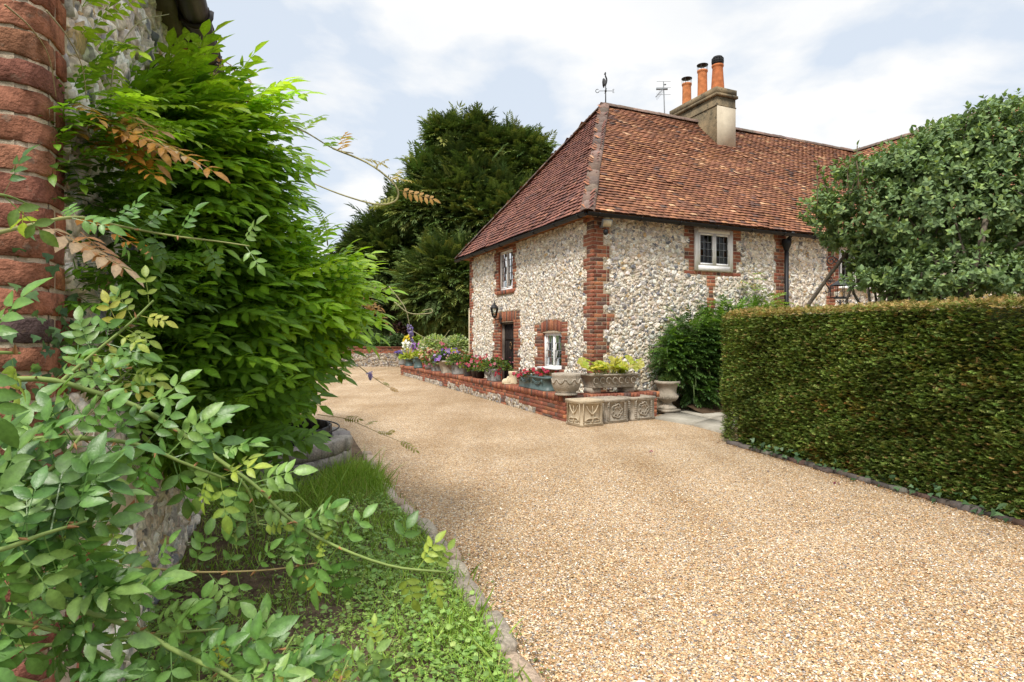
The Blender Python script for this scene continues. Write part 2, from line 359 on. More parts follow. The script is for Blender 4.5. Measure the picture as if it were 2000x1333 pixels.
def keeper(rects, holes):
    al = A([r for r in rects+holes]) if rects or holes else np.zeros((0, 4))
    def f(u, v, r):
        m = np.ones(len(u), bool)
        for a, b, c, d in al: m &= ~((u+r*.75 > a) & (u-r*.75 < b) & (v > c-.022) & (v < d+.022))
        return m
    return f
def wall_skin(mb, O, U, u0, u1, v0, v1, holes, back=0.0, Nn=None):
    """flat wall sheet with rectangular holes"""
    xs = sorted({u0, u1}|{h[i] for h in holes for i in (0, 1) if u0 < h[i] < u1}); zs = sorted({v0, v1}|{h[i] for h in holes for i in (2, 3) if v0 < h[i] < v1}); Z = A([0,0,1.])
    for a, b in zip(xs, xs[1:]):
        for c, d in zip(zs, zs[1:]):
            if any(h[0]-1e-6 <= a and b <= h[1]+1e-6 and h[2]-1e-6 <= c and d <= h[3]+1e-6 for h in holes): continue
            mb.add([O+U*a+Z*c, O+U*b+Z*c, O+U*b+Z*d, O+U*a+Z*d], [A([(0,1,2,3)])])
def reveal(mb, O, U, Nn, h, depth, col=(.26,.085,.045)):
    """sides of an opening"""
    a, b, c, d = h; Z = A([0,0,1.]); D = -Nn*depth; p = lambda u, v: O+U*u+Z*v
    for q in ((p(a,c), p(a,d)), (p(b,d), p(b,c)), (p(a,d), p(b,d)), (p(b,c), p(a,c))):
        mb.add([q[0], q[1], q[1]+D, q[0]+D], [A([(0,1,2,3)])], col)
# ------------------------------------------------------------------ cottage
P0 = A([1.543, 11.6, 0.]); Rv = unit([.912, .41, 0]); Lv = A([-Rv[1], Rv[0], 0.]); Zv = A([0,0,1.])
NL, NR = -Rv, -Lv                    # outward normals of the door side and of the drive side
LEN, TEND, EAV, RIDGE, HIPR = 6.8, 9.0, 3.92, 7.50, 2.46
def hp(t, s, z): return P0+Rv*t+Lv*s+Zv*z
cot = empty('flint_cottage', P0, 'flint cottage with brick corners, steep red clay tiled hipped roof and tall chimney', 'cottage')
W_up = (3.72, 4.62, 2.70, 3.72); W_low = (1.22, 2.10, .80, 1.58); DOOR = (3.66, 4.52, 0.0, 1.88)
W_r1 = (2.47, 3.50, 2.88, 3.76); W_r2 = (6.85, 7.95, 2.66, 3.58)
wl = MB(); bq = MB(); fl = MB(); RV = []
hl, hr = [W_up, W_low, DOOR], [W_r1, W_r2]
wall_skin(wl, P0, Lv, 0, LEN, -.05, EAV, hl); wall_skin(wl, P0, Rv, 0, TEND+.2, -.05, EAV, hr)
for o_, u_, a_ in ((hp(0, LEN, 0), Rv, TEND), ):       # back wall, closes the room
    wall_skin(wl, o_, u_, 0, a_, -.05, EAV, [])
wl.add([hp(0,0,2.45), hp(TEND,0,2.45), hp(TEND,LEN,2.45), hp(0,LEN,2.45)], [A([(0,1,2,3)])])   # first floor
wl.add([hp(0,0,EAV+.05), hp(TEND,0,EAV+.05), hp(TEND,LEN,EAV+.05), hp(0,LEN,EAV+.05)], [A([(0,1,2,3)])])
for h in hl: rv = MB(); reveal(rv, P0, Lv, NL, h, .16); RV.append(rv)
for h in hr: rv = MB(); reveal(rv, P0, Rv, NR, h, .06); RV.append(rv)
RL, RRr = [], []
# corner quoins, toothed in groups of three courses, bricks shared by both faces
v = 0.0; i = 0
while v < EAV-.05:
    g3 = (i//3) % 2
    a, b = (.33, .24) if g3 == 0 else (.20, .385)
    if i in (23, 24): b = .50
    course(bq, P0, Lv, NL, -.012, a, v, par=i+1); course(bq, P0, Rv, NR, 0, b, v, par=i)
    RL.append((0, a, v, v+CH)); RRr.append((0, b, v, v+CH)); v += CH; i += 1
RL += jamb(bq, P0, Lv, NL, LEN, -1, 0, EAV-.02, .32, .20)
# door surround
RL += jamb(bq, P0, Lv, NL, DOOR[1], 1, 0, 1.93, .50, .38, 3); RL += jamb(bq, P0, Lv, NL, DOOR[0], -1, 0, 1.93, .40, .28, 3, 2)
def flat_arch(u0, u1, v0, v1, rise=.0):
    n_ = int((u1-u0)/.078)
    for k in range(n_):
        a = u0+(u1-u0)*k/n_; m = (k+.5)/n_*2-1; dv = rise*(1-m*m)
        brick(bq, P0, Lv, NL, a, v0+dv*.6, (u1-u0)/n_-.009, v1-v0+dv*.4, proud=.008)
    RL.append((u0, u1, v0, v1+rise*.7))
flat_arch(3.50, 4.68, 1.885, 2.13, .02); RL += jamb(bq, P0, Lv, NL, 3.50, -1, 1.93, 2.15, .20, .20); RL += jamb(bq, P0, Lv, NL, 4.68, 1, 1.93, 2.13, .28, .28)
# lower window surround, segmental arch
RL += jamb(bq, P0, Lv, NL, W_low[1], 1, .42, 1.62, .38, .25, 3, 1); RL += jamb(bq, P0, Lv, NL, W_low[0], -1, .42, 1.60, .26, .15, 3, 0)
flat_arch(1.20, 2.16, 1.585, 1.80, .075); RL += jamb(bq, P0, Lv, NL, 1.20, -1, 1.60, 1.80, .23, .23); RL += jamb(bq, P0, Lv, NL, 2.16, 1, 1.62, 1.80, .34, .34)
for k in range(11): brick(bq, P0, Lv, NL, 1.16+k*.0905, .70, .082, .09, proud=.06, depth=.1)
RL.append((1.1, 2.2, .42, .82))
for k in range(3): course(bq, P0, Lv, NL, 1.22, 2.10, .70-CH*(k+1), par=k)
# upper window surround
RL += jamb(bq, P0, Lv, NL, W_up[1], 1, 2.64, 3.88, .28, .16, 3, 1); RL += jamb(bq, P0, Lv, NL, W_up[0], -1, 2.64, 3.88, .22, .12, 3, 0)
for k in range(11): brick(bq, P0, Lv, NL, 3.62+k*.1, 2.60, .092, .09, proud=.05, depth=.1)
RL.append((3.6, 4.75, 2.57, 2.72)); course(bq, P0, Lv, NL, 3.72, 4.62, 3.74); course(bq, P0, Lv, NL, 3.72, 4.62, 3.74+CH); RL.append((3.7, 4.65, 3.7, 3.92))
# drive side: window surround, brick piers
RRr += jamb(bq, P0, Rv, NR, W_r1[0], -1, 2.80, EAV-.04, .25, .13, 3, 2); RRr += jamb(bq, P0, Rv, NR, W_r1[1], 1, 2.80, EAV-.04, .26, .13, 3, 2)
for k in range(10): brick(bq, P0, Rv, NR, 2.47+k*.1035, 2.795, .094, .068)
RRr.append((2.35, 3.62, 2.78, 2.88))
def pier(u, v0, v1, wide, narrow):
    i = 0; v = v1-CH
    while v > v0:
        wd = wide if (i//3) % 2 == 0 else narrow
        course(bq, P0, Rv, NR, u-wd/2, u+wd/2, v, par=i+(0 if wd > .2 else 1)); RRr.append((u-wd/2, u+wd/2, v, v+CH)); v -= CH; i += 1
pier(2.93, .2, 2.79, .225, .115); pier(4.93, .2, EAV-.05, .36, .24); pier(6.58, .2, EAV-.05, .30, .20)
RRr += jamb(bq, P0, Rv, NR, W_r2[0], -1, 2.58, EAV-.2, .18, .12); RRr += jamb(bq, P0, Rv, NR, W_r2[1], 1, 2.58, EAV-.2, .25, .14)
flints(fl, P0, Lv, NL, 0, LEN, 0, EAV, .066, keeper(RL, hl), coursed=.95, prob=[6, 4, 4.5, 1.0, .2, .5])
flints(fl, P0, Rv, NR, 0, TEND+.2, .2, EAV, .078, keeper(RRr, hr), coursed=.25, prob=[5, 4, 5, 1.8, .6, .5])
flints(fl, P0, Lv, NL, 0, LEN, 0, EAV, .05, keeper(RL, hl), coursed=.0, depth=.022); flints(fl, P0, Rv, NR, 0, TEND+.2, .8, EAV, .052, keeper(RRr, hr), coursed=.0, depth=.022)   # small galleting flakes in the joints
wall_o = wl.build('wall', M['mortar'], cot)
fl.build('flintwork', M['flint'], wall_o); bq.build('brick_quoin', M['brick'], wall_o); [r_.build('reveal', M['brick'], wall_o) for r_ in RV]
# windows
def window(name, O, U, Nn, h, back, cols, rows, sill=True, label=None, curtains=True, casing=.05, sash=.035):
    a, b, c, d = h; Bk = O-Nn*back; f = MB(); GL = []; LD = []; ax = [U, Zv, Nn]
    bx = lambda m, u0, u1, v0, v1, dd, dep: m.box(Bk+U*(u0+u1)/2+Zv*(v0+v1)/2+Nn*dd, ax, (u1-u0, v1-v0, dep))
    cs = casing
    bx(f, a, a+cs, c, d, 0, .07); bx(f, b-cs, b, c, d, 0, .07); bx(f, a+cs, b-cs, d-cs, d, 0, .07); bx(f, a+cs, b-cs, c, c+cs*1.3, 0, .07)
    n_ = len(cols); x0 = a+cs; pw = (b-a-2*cs)/n_
    for k in range(n_):
        gl = MB(); ld = MB(); GL.append(gl); LD.append(ld)
        u0, u1, v0, v1 = x0+k*pw+.004, x0+(k+1)*pw-.004, c+cs*1.3+.004, d-cs-.004; s_ = sash
        for q in ((u0, u0+s_, v0, v1), (u1-s_, u1, v0, v1), (u0+s_, u1-s_, v0, v0+s_), (u0+s_, u1-s_, v1-s_, v1)): bx(f, *q, .012, .05)
        gu0, gu1, gv0, gv1 = u0+s_, u1-s_, v0+s_, v1-s_; nc = cols[k]
        for i in range(nc):
            for j in range(rows):                       # each quarry of old glass tilts a little its own way
                p = [(gu0+(gu1-gu0)*(i+x)/nc, gv0+(gv1-gv0)*(j+y)/rows) for x, y in ((0,0),(1,0),(1,1),(0,1))]; tl = rng.normal(0, .0045, 2)
                gl.add([Bk+U*pu+Zv*pv+Nn*(.005+tl[0]*(x*2-1)+tl[1]*(y*2-1)) for (pu, pv), (x, y) in zip(p, ((0,0),(1,0),(1,1),(0,1)))], [A([(0,1,2,3)])])
        for i in range(1, nc): bx(ld, gu0+(gu1-gu0)*i/nc-.006, gu0+(gu1-gu0)*i/nc+.006, gv0, gv1, .012, .012)
        for j in range(1, rows): bx(ld, gu0, gu1, gv0+(gv1-gv0)*j/rows-.006, gv0+(gv1-gv0)*j/rows+.006, .0135, .012)
    fo = f.build(name, M['white'], cot)
    if label: fo['label'] = label
    [x.build('pane', M['glass'], fo) for x in GL]; [x.build('leading', M['lead'], fo) for x in LD]
    if sill:
        s2 = MB(); s2.box(O+U*(a+b)/2+Zv*(c+.012)+Nn*.0, ax, (b-a+.02, .045, .16+.1)); s2.build('sill', M['white'], fo)
    if curtains:
        for (u0, u1) in ((a+.06, a+(b-a)*.22), (b-(b-a)*.2, b-.06)):
            cu = MB(); k = np.linspace(0, 1, 25); uu = u0+(u1-u0)*k; dd = -.14+.022*np.sin(k*40)
            V = np.concatenate([Bk+U*uu[:,None]+Zv*vv+Nn*dd[:,None] for vv in (c+.04, d-.03)]); q = np.arange(24)
            cu.add(V, [np.stack([q, q+1, q+26, q+25], -1)])
            cu.build('curtain', M['curtain'], fo)
window('window', P0, Lv, NL, W_up, .085, [2, 2], 5, False, 'tall two light casement above the door', casing=.04, sash=.028)
window('window', P0, Lv, NL, W_low, .085, [2, 3], 4, True, 'casement under a brick arch beside the door', curtains=False, casing=.035, sash=.022)
window('window', P0, Rv, NR, W_r1, -.01, [3, 3], 4, False, 'white casement with leaded lights close under the gutter', casing=.085, sash=.045)
window('window', P0, Rv, NR, W_r2, .02, [3, 3], 4, True, 'white casement half hidden by the large shrub')
# door
dm = MB(); a, b = DOOR[0]+.06, DOOR[1]-.06
for k in range(5):
    u0 = a+(b-a)*k/5; dm.box(P0+Lv*(u0+(b-a)/10)+Zv*.92-NL*.13, [Lv, Zv, NL], ((b-a)/5-.006, 1.82, .04))
dm.box(P0+Lv*(a+b)/2+Zv*.92-NL*.155, [Lv, Zv, NL], (b-a, 1.82, .02))
for vv in (.35, 1.45): dm.box(P0+Lv*(a+b)/2+Zv*vv-NL*.106, [Lv, Zv, NL], (b-a-.06, .05, .012))
do = dm.build('door', M['door'], cot); do['label'] = 'black boarded plank door with ring knocker'
fm = MB()
for u0 in (DOOR[0], DOOR[1]-.055): fm.box(P0+Lv*(u0+.0275)+Zv*.93-NL*.10, [Lv, Zv, NL], (.055, 1.86, .08))
fm.box(P0+Lv*(a+b)/2+Zv*1.855-NL*.10, [Lv, Zv, NL], (b-a, .045, .08)); fm.build('door_frame', M['oldwood'], cot)
kn = MB(); th = np.linspace(0, 2*np.pi, 19); kc = P0+Lv*4.02+Zv*1.30-NL*.085
kn.tube([kc+Lv*.05*np.cos(x)+Zv*(.075*np.sin(x)-.03) for x in th], .011, 6); kn.lathe(kc+Zv*.05, [(.0,-.03),(.03,-.02),(.035,0),(.02,.03),(0,.035)], 10); kn.build('knocker', M['brass'], do)
hd = MB(); hd.lathe(P0+Lv*3.80+Zv*.86-NL*.085, [(0,-.028),(.02,-.02),(.028,0),(.02,.02),(0,.028)], 10); hd.build('handle', M['iron'], do); hd = MB(); hd.lathe(P0+Lv*3.93+Zv*.86-NL*.085, [(0,-.02),(.016,-.015),(.02,0),(.016,.015),(0,.02)], 10); hd.build('lock', M['iron'], do)
# roof: individual clay tiles
TILC = [(.245,.106,.060), (.295,.130,.069), (.205,.092,.057), (.375,.178,.088), (.50,.29,.165), (.12,.078,.064), (.155,.086,.066)]
TILP = [7, 6, 3, 2.2, .6, .4, .8]
def tiles(mb, O, U, S, u0, u1, smax, inside, gauge=.098, wd=.166, cols=TILC, prob=TILP, seed=3):
    """courses of plain tiles on the plane O + U*u + S*s; inside(u,s) -> mask"""
    Nn = np.cross(U, S); Nn = Nn*np.sign(Nn[2]); us, ss, k = [], [], 0
    for s in np.arange(0, smax, gauge):
        off = (k % 2)*wd/2+rng.normal(0, .012); u = np.arange(u0-wd, u1+wd, wd)+off; us.append(u); ss.append(np.full(len(u), s)); k += 1
    us, ss = np.concatenate(us), np.concatenate(ss); m = inside(us, ss); us, ss = us[m], ss[m]; n = len(us)
    sag = .040*wob(us, ss, 0*us, .55, seed)+.010*wob(us, ss, 0*us, 2.0, seed+1)
    lift = rng.normal(0, .0025, n)+(rng.random(n) < .04)*rng.uniform(.004, .014, n)
    T = A([(x, y, z) for y, z in ((0, .040), (.19, .002)) for x in (-.5, 0, .5)]+[(x, 0, .004) for x in (-.5, 0, .5)]); T[:, 0] *= wd*.985
    T[1, 2] += .006; T[4, 2] += .006; T[7, 2] += .005
    rot = rng.normal(0, .009, n); ca, sa = np.cos(rot), np.sin(rot)
    ex = ca[:,None]*U+sa[:,None]*S; ey = -sa[:,None]*U+ca[:,None]*S; tl = rng.normal(0, .012, n); ez = unit(Nn+tl[:,None]*ex+rng.normal(0, .03, n)[:,None]*ey)
    pos = O+us[:,None]*U+ss[:,None]*S+Nn*(sag+lift+.012)[:,None]+ey*rng.normal(0, .003, n)[:,None]
    c = pick(cols, prob, n, .10); cl = wob(us*1.0, ss*1.6, 0*us, 1.9, seed+2)
    c *= (1+.20*cl)[:,None]
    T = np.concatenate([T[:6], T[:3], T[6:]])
    mb.inst(T, [A([(0,1,4,3),(1,2,5,4),(9,10,7,6),(10,11,8,7)])], np.stack([ex, ey, ez], -1), pos, np.clip(c, .01, .9), A([1.]*6+[.36]*6))  # front edges coloured darker: dirt plus the painted shadow line under each course
OV, HALF = .26, LEN/2
zE = EAV-.10
mR = (RIDGE-zE)/(HALF+OV)                      # rise per metre across the drive side
sR = np.hypot(HALF+OV, RIDGE-zE); SR = unit(Lv*(HALF+OV)+Zv*(RIDGE-zE)); SRb = unit(-Lv*(HALF+OV)+Zv*(RIDGE-zE))
hipw = HIPR+OV; sH = np.hypot(hipw, RIDGE-zE); SH = unit(Rv*hipw+Zv*(RIDGE-zE))
roof = MB(); OR = hp(-OV, -OV, zE); TT = TEND+OV+7
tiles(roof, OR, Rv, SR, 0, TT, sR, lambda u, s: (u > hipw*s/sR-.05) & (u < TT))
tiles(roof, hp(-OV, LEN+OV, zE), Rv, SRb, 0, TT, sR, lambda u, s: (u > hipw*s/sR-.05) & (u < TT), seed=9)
LT = LEN+2*OV
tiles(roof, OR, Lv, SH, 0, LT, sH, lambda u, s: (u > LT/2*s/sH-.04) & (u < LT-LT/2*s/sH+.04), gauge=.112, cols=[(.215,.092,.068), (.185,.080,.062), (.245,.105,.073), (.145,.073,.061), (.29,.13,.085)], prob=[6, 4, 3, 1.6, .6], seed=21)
ap = hp(HIPR, HALF, RIDGE); re_ = hp(TT-OV, HALF, RIDGE)
dk = MB(); E1, E2, E3, E4 = OR, hp(-OV, LEN+OV, zE), hp(TT-OV, LEN+OV, zE), hp(TT-OV, -OV, zE)
dk.add([E1, E4, re_, ap, E2, E3], [A([(0,1,2,3),(4,5,2,3)])], (.05,.03,.02)); dk.add([E1, E2, ap], [A([(0,1,2)])], (.05,.03,.02)); dk.add([E1+Zv*-.02, E2+Zv*-.02, E3+Zv*-.02, E4+Zv*-.02], [A([(0,1,2,3)])], (.10,.055,.035))
roof_o = roof.build('roof', M['tile'], cot); dk.build('roof_boarding', M['timber'], roof_o)
def ridge(mb, Pa, Pb, side, r=.125, L=.33, cols=((.175,.122,.098), (.21,.145,.115), (.145,.108,.09)), squash=.62):
    """half round tiles end to end from Pa to Pb"""
    d = unit(Pb-Pa); tot = np.linalg.norm(Pb-Pa); nn = int(tot/L); x = unit(np.cross(d, side)); y = unit(np.cross(x, d)); y = y*np.sign(y[2])
    a = np.linspace(-.05, np.pi+.05, 11)
    for k in range(nn):
        c0 = Pa+d*(k*tot/nn); c1 = Pa+d*((k+1.04)*tot/nn); rr = r*(1+rng.normal(0, .02)); j = x*rng.normal(0, .004)+y*rng.normal(0, .003)
        V = []
        for c_, q in ((c0, rr*1.015), (c1, rr*.985), (c0, rr*.86), (c1, rr*.83)): V.append(c_+j+np.cos(a)[:,None]*q*x+np.sin(a)[:,None]*q*squash*y)
        m = len(a); i = np.arange(m-1); V = np.concatenate(V)
        mb.add(V, [np.stack([i, i+1, i+1+m, i+m], -1), np.stack([i+2*m, i+2*m+1, i+1, i], -1)], pick(cols, [1]*len(cols), 1, .12)[0])
rt = MB(); ridge(rt, ap, re_, Zv, .13, .42, squash=.8); rt.build('ridge_tiles', M['ridge'], roof_o)
ht = MB(); ridge(ht, OR-Zv*.02-(Rv+Lv)*.03, ap+Zv*.03, Zv, .135, .34, squash=.5); ridge(ht, hp(-OV-.03, LEN+OV+.03, zE), ap+Zv*.03, Zv, .135, .34, squash=.5); ht.build('hip_tiles', M['ridge'], roof_o)
# eaves: soffit board, gutter, brackets, downpipe
ev = MB()
for O_, U_, Nn, ln in ((P0, Lv, NL, LEN), (P0, Rv, NR, TEND)):
    ev.box(O_+U_*ln/2+Zv*(EAV-.045)+Nn*.035, [U_, Zv, Nn], (ln+.07, .09, .065))
    for q in np.arange(.2, ln, .45): ev.box(O_+U_*q+Zv*(EAV-.10)+Nn*.13, [U_, Zv, Nn], (.06, .07, .22))
ev.build('eaves_board', M['timber'], cot)
def gutter(mb, Pa, Pb, outw, r=.062):
    d = unit(Pb-Pa); a = np.linspace(np.pi, 2*np.pi, 9); m = len(a)
    V = np.concatenate([c_+np.cos(a)[:,None]*q*outw+np.sin(a)[:,None]*q*Zv for c_, q in ((Pa, r), (Pb, r), (Pa, r*.88), (Pb, r*.88))]); i = np.arange(m-1)
    mb.add(V, [np.stack([i, i+1, i+1+m, i+m], -1), np.stack([i+2*m, i+3*m, i+3*m+1, i+2*m+1], -1)])
    L_ = np.linalg.norm(Pb-Pa)
    for q in np.arange(.25, L_, .95):
        c_ = Pa+d*q; mb.tube([c_+np.cos(x)*(r+.005)*outw+np.sin(x)*(r+.005)*Zv for x in a], .010, 5)
gt = MB(); zg = zE-.03
gutter(gt, hp(-OV-.06, -OV-.06, zg), hp(-OV-.06, LEN+OV+.05, zg), NL); gutter(gt, hp(-OV-.06, -OV-.06, zg), hp(TEND, -OV-.06, zg-.03), NR); gt.build('gutter', M['black'], cot)
dp = MB(); pc = hp(4.99, -.13, 0)
dp.tube([pc+Zv*z for z in (0.1, 3.48)], .048, 14); dp.lathe(pc+Zv*3.42, [(.05,0),(.055,.02),(.10,.14),(.105,.16),(.105,.26),(.09,.26)], 16)
for z in (.9, 2.2): dp.lathe(pc+Zv*z, [(.052,0),(.058,.01),(.058,.07),(.052,.08)], 14)
dp.tube([hp(4.99, -.13, 3.62), hp(4.99, -OV-.06, 3.80)], .04, 10); dp.build('downpipe', M['black'], cot)
# chimney
qc, tcn = 2.56, 5.47; cw, cl_ = .66, 1.9; ch = MB()
zb, zt = 6.2, 7.98
cc = hp(tcn+cw/2, qc+cl_/2, 0)
ch.box(cc+Zv*(zb+zt)/2, [Rv, Lv, Zv], (cw, cl_, zt-zb)); ch.box(cc+Zv*(zt-.25), [Rv, Lv, Zv], (cw+.03, cl_+.03, .03)); ch.box(cc+Zv*(zt+.035), [Rv, Lv, Zv], (cw+.10, cl_+.10, .07))
ch.box(cc+Zv*(zt+.15), [Rv, Lv, Zv], (cw+.05, cl_+.05, .16)); cap = hp(tcn+cw/2, qc+cl_/2, zt+.23)
ch.add([cc+Rv*x*(cw+.05)/2*k+Lv*y*(cl_+.05)/2*k+Zv*(zt+.23+h_) for k, h_ in ((1, 0), (.7, .07)) for x, y in ((-1,-1),(1,-1),(1,1),(-1,1))], [A([(0,1,5,4),(1,2,6,5),(2,3,7,6),(3,0,4,7),(4,5,6,7)])])
cho = ch.build('chimney', M['chimneystone'], cot)
rp = MB(); zf = 6.40; rp.box(hp(tcn+cw/2, qc-.004, (zf+zt-.27)/2), [Rv, Lv, Zv], (cw-.015, .02, zt-.27-zf)); rp.build('render_patch', M['cream'], cho)
fs_ = MB(); fs_.box(hp(tcn+cw/2, qc-.05, 6.46), [Rv, SR, np.cross(Rv, SR)], (cw+.14, .22, .03)); fs_.build('flashing', M['chimneystone'], cho)
def cowl_disc(mb, c, r, h):
    mb.lathe(c+Zv*h, [(0,-.02),(r,.0),(r*1.02,.012),(r*.6,.035),(0,.05)], 20)
    for x in range(6): a = x*np.pi/3; mb.tube([c+A([np.cos(a)*r*.93, np.sin(a)*r*.93, z]) for z in (-.05, h)], .005, 4)
for k, (q, hgt, r0, r1, kind) in enumerate(((qc+.32, .72, .18, .14, 'cage'), (qc+.92, .82, .14, .128, 'disc'), (qc+1.58, .70, .135, .125, 'disc'))):
    c_ = hp(tcn+cw/2, q, zt+.28); pt = MB(); co_ = pick([(.46,.155,.06), (.52,.19,.075)], [1, 1], 1, .06)[0]
    pt.lathe(c_, [(r0,0),(r0*.98,.05),(r1,hgt-.10),(r1*1.02,hgt-.07),(r1*1.14,hgt-.05),(r1*1.16,hgt-.01),(r1*1.05,hgt),(r1*.85,hgt),(r1*.8,hgt-.3)], 22, co_, cap=False)
    po = pt.build('chimney_pot', M['terracotta'], cho, smooth=True); cw_ = MB()
    if kind == 'disc': cowl_disc(cw_, c_+Zv*hgt, r1*1.22, .14)
    else:
        for x in range(22): a = x*2*np.pi/22; cw_.tube([c_+A([np.cos(a)*rr, np.sin(a)*rr, hgt+z]) for rr, z in ((r1*.98, -.03), (r1*1.12, .08), (r1*1.1, .17), (r1*.8, .20))], .0085, 4)
        for z in (.05, .11, .17): cw_.tube([c_+A([np.cos(a)*r1*1.1, np.sin(a)*r1*1.1, hgt+z]) for a in np.linspace(0, 2*np.pi, 25)], .009, 4)
        cw_.lathe(c_+Zv*(hgt+.19), [(0,0),(r1*1.0,0),(r1*.9,.03),(0,.05)], 18); cw_.lathe(c_+Zv*(hgt+.03), [(r1*.96,0),(r1*1.0,.12)], 18, cap=False)
    cw_.build('cowl', M['iron'], cho)
# wing beyond the large shrub: its own ridge runs towards the drive
wg = MB(); t0, t1, s0 = 9.2, 14.8, -4.5; tm = (t0+t1)/2
wall_skin(wg, hp(t0, s0, 0), Lv, 0, -s0, -.05, EAV, []); wall_skin(wg, hp(t0, s0, 0), Rv, 0, t1-t0, -.05, EAV, []); wall_skin(wg, hp(t1, s0, 0), Lv, 0, -s0+LEN, -.05, EAV, []); wall_skin(wg, hp(TEND, LEN, 0), Rv, 0, t1-TEND, -.05, EAV, [])
wg.add([hp(t0, s0, EAV), hp(t1, s0, EAV), hp(tm, s0, RIDGE-.2)], [A([(0,1,2)])])
wo = wg.build('wing_wall', M['mortar'], cot); f2 = MB(); flints(f2, hp(t0, s0, 0), Lv, -Rv, 0, -s0, .3, EAV, .10, coursed=.3); flints(f2, hp(t0, s0, 0), Rv, NR, 0, t1-t0, .3, EAV, .12, coursed=.3); f2.build('flintwork', M['flint'], wo)
wr = MB(); wz = unit(Rv*(tm-t0+OV)+Zv*(RIDGE-zE)); ws = np.hypot(tm-t0+OV, RIDGE-zE); wz2 = unit(-Rv*(tm-t0+OV)+Zv*(RIDGE-zE))
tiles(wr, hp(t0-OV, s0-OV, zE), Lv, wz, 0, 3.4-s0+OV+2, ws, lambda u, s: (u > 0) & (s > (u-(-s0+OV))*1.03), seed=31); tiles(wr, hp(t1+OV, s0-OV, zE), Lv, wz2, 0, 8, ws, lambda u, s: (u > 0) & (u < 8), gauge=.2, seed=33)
wro = wr.build('wing_roof', M['tile'], cot); d2 = MB()
d2.add([hp(t0-OV, s0-OV, zE-.01), hp(t0-OV, 0, zE-.01), hp(tm, 3.4, RIDGE-.01), hp(tm, s0-OV, RIDGE-.01), hp(t1+OV, s0-OV, zE-.01), hp(t1+OV, 3.4, zE-.01)], [A([(0,1,2,3),(4,5,2,3)])]); d2.build('roof_boarding', M['timber'], wro)
rw = MB(); ridge(rw, hp(tm, s0-OV, RIDGE), hp(tm, 3.4, RIDGE), Zv, .13, .42, squash=.8); rw.build('ridge_tiles', M['ridge'], wro)
# ------------------------------------------------------------------ fixings on the cottage
c_ = hp(HIPR+.05, HALF, RIDGE+.10); wv = empty('weathervane', c_, 'iron weathervane with a bird figure on the roof apex', 'weathervane'); m = MB()
k_ = 15.7/F
m.tube([c_-Zv*.1, c_+Zv*.50], [.018, .012], 6); m.build('pole', M['iron'], wv)
m = MB(); cr = c_+Zv*.31
for ax_ in (A([1.,0,0]), A([0,1.,0])): m.tube([cr-ax_*.17, cr+ax_*.17], .007, 5)
m.lathe(cr, [(0,-.03),(.025,-.02),(.03,0),(.025,.02),(0,.03)], 8)
e_ = cr+A([.19,0,0]); m.tube([e_+A([.035,0,.045]), e_+A([0,0,.045]), e_+A([0,0,-.045]), e_+A([.035,0,-.045])], .007, 4); m.tube([e_, e_+A([.03,0,0])], .007, 4)
e_ = cr-A([.215,0,0]); m.tube([e_+A([.045*np.cos(x), 0, .045*np.sin(x)]) for x in np.linspace(.9, 6.0, 14)], .008, 4); m.build('compass_arm', M['iron'], wv)
m = MB()
def slab_outline(mb, P2, c, ex, ez, en, th=.012):
    """flat metal shape of real thickness from a 2-D outline"""
    P2 = A(P2, float); n = len(P2); V = np.concatenate([c+P2[:, :1]*ex+P2[:, 1:]*ez+en*q for q in (-th/2, th/2)]); i = np.arange(n); j = (i+1) % n
    mb.add(V, [np.arange(n)[None, ::-1], (np.arange(n)+n)[None], np.stack([i, j, j+n, i+n], -1)])
bd = [(0,.60),(.03,.66),(.055,.74),(.065,.82),(.05,.90),(.02,.97),(.005,1.0),(.015,1.05),(.01,1.10),(-.02,1.115),(-.05,1.06),(-.065,1.02),(-.045,1.03),(-.03,1.0),(-.025,.95),(0,.88),(.005,.80),(-.03,.86),(-.07,.90),(-.11,.86),(-.125,.76),(-.115,.64),(-.085,.54),(-.05,.56),(-.03,.62)]
slab_outline(m, [(x*.72, y*.72+.0) for x, y in bd], c_, A([1.,0,0]), Zv, A([0,1.,0]), .015); m.build('bird_figure', M['iron'], wv)
bp = hp(5.05, HALF+.75, 0); ae = empty('tv_aerial', bp+Zv*6.9, 'thin metal television aerial on a mast beside the chimney', 'aerial'); m = MB()
m.tube([bp+Zv*6.75, bp+Zv*8.90+A([-.07,0,0])], [.019, .015], 6); tp = bp+Zv*8.68+A([-.065,-.0,0]); m.build('mast', M['lead'], ae); m = MB()
m.tube([tp+A([-.02,0,0]), tp+A([-.36,-.55,-.45])], .012, 5); m.box(tp+A([-.05,0,0]), I3, (.33, .03, .05)); m.box(tp+A([.03,0,.13]), I3, (.08,.03,.03))
for z, l_ in ((-.16, .40), (.04, .42), (.22, .40)): m.tube([tp+A([-l_/2,0,z]), tp+A([l_/2,0,z])], .005, 4)
for k in range(6): q = tp+A([-.34,-.55,-.45])*(k/6+.1); m.tube([q-A([.0,.0,.10]), q+A([.0,.0,.10])], .004, 4)
m.build('antenna', M['lead'], ae)
fp = hp(.16, 0, 3.60)-Lv*.06; fd = empty('floodlight', fp, 'small security floodlight with motion sensor below it on the brick corner', 'floodlight'); m = MB()
d_ = unit(-Lv+Rv*-.15-Zv*.35); x_ = unit(np.cross(d_, Zv)); y_ = np.cross(x_, d_); m.box(fp-Lv*.20+Zv*.03, [x_, y_, d_], (.20, .15, .05)); m.box(fp-Lv*.08, [Rv, Lv, Zv], (.05, .22, .05)); m.build('housing', M['lead'], fd)
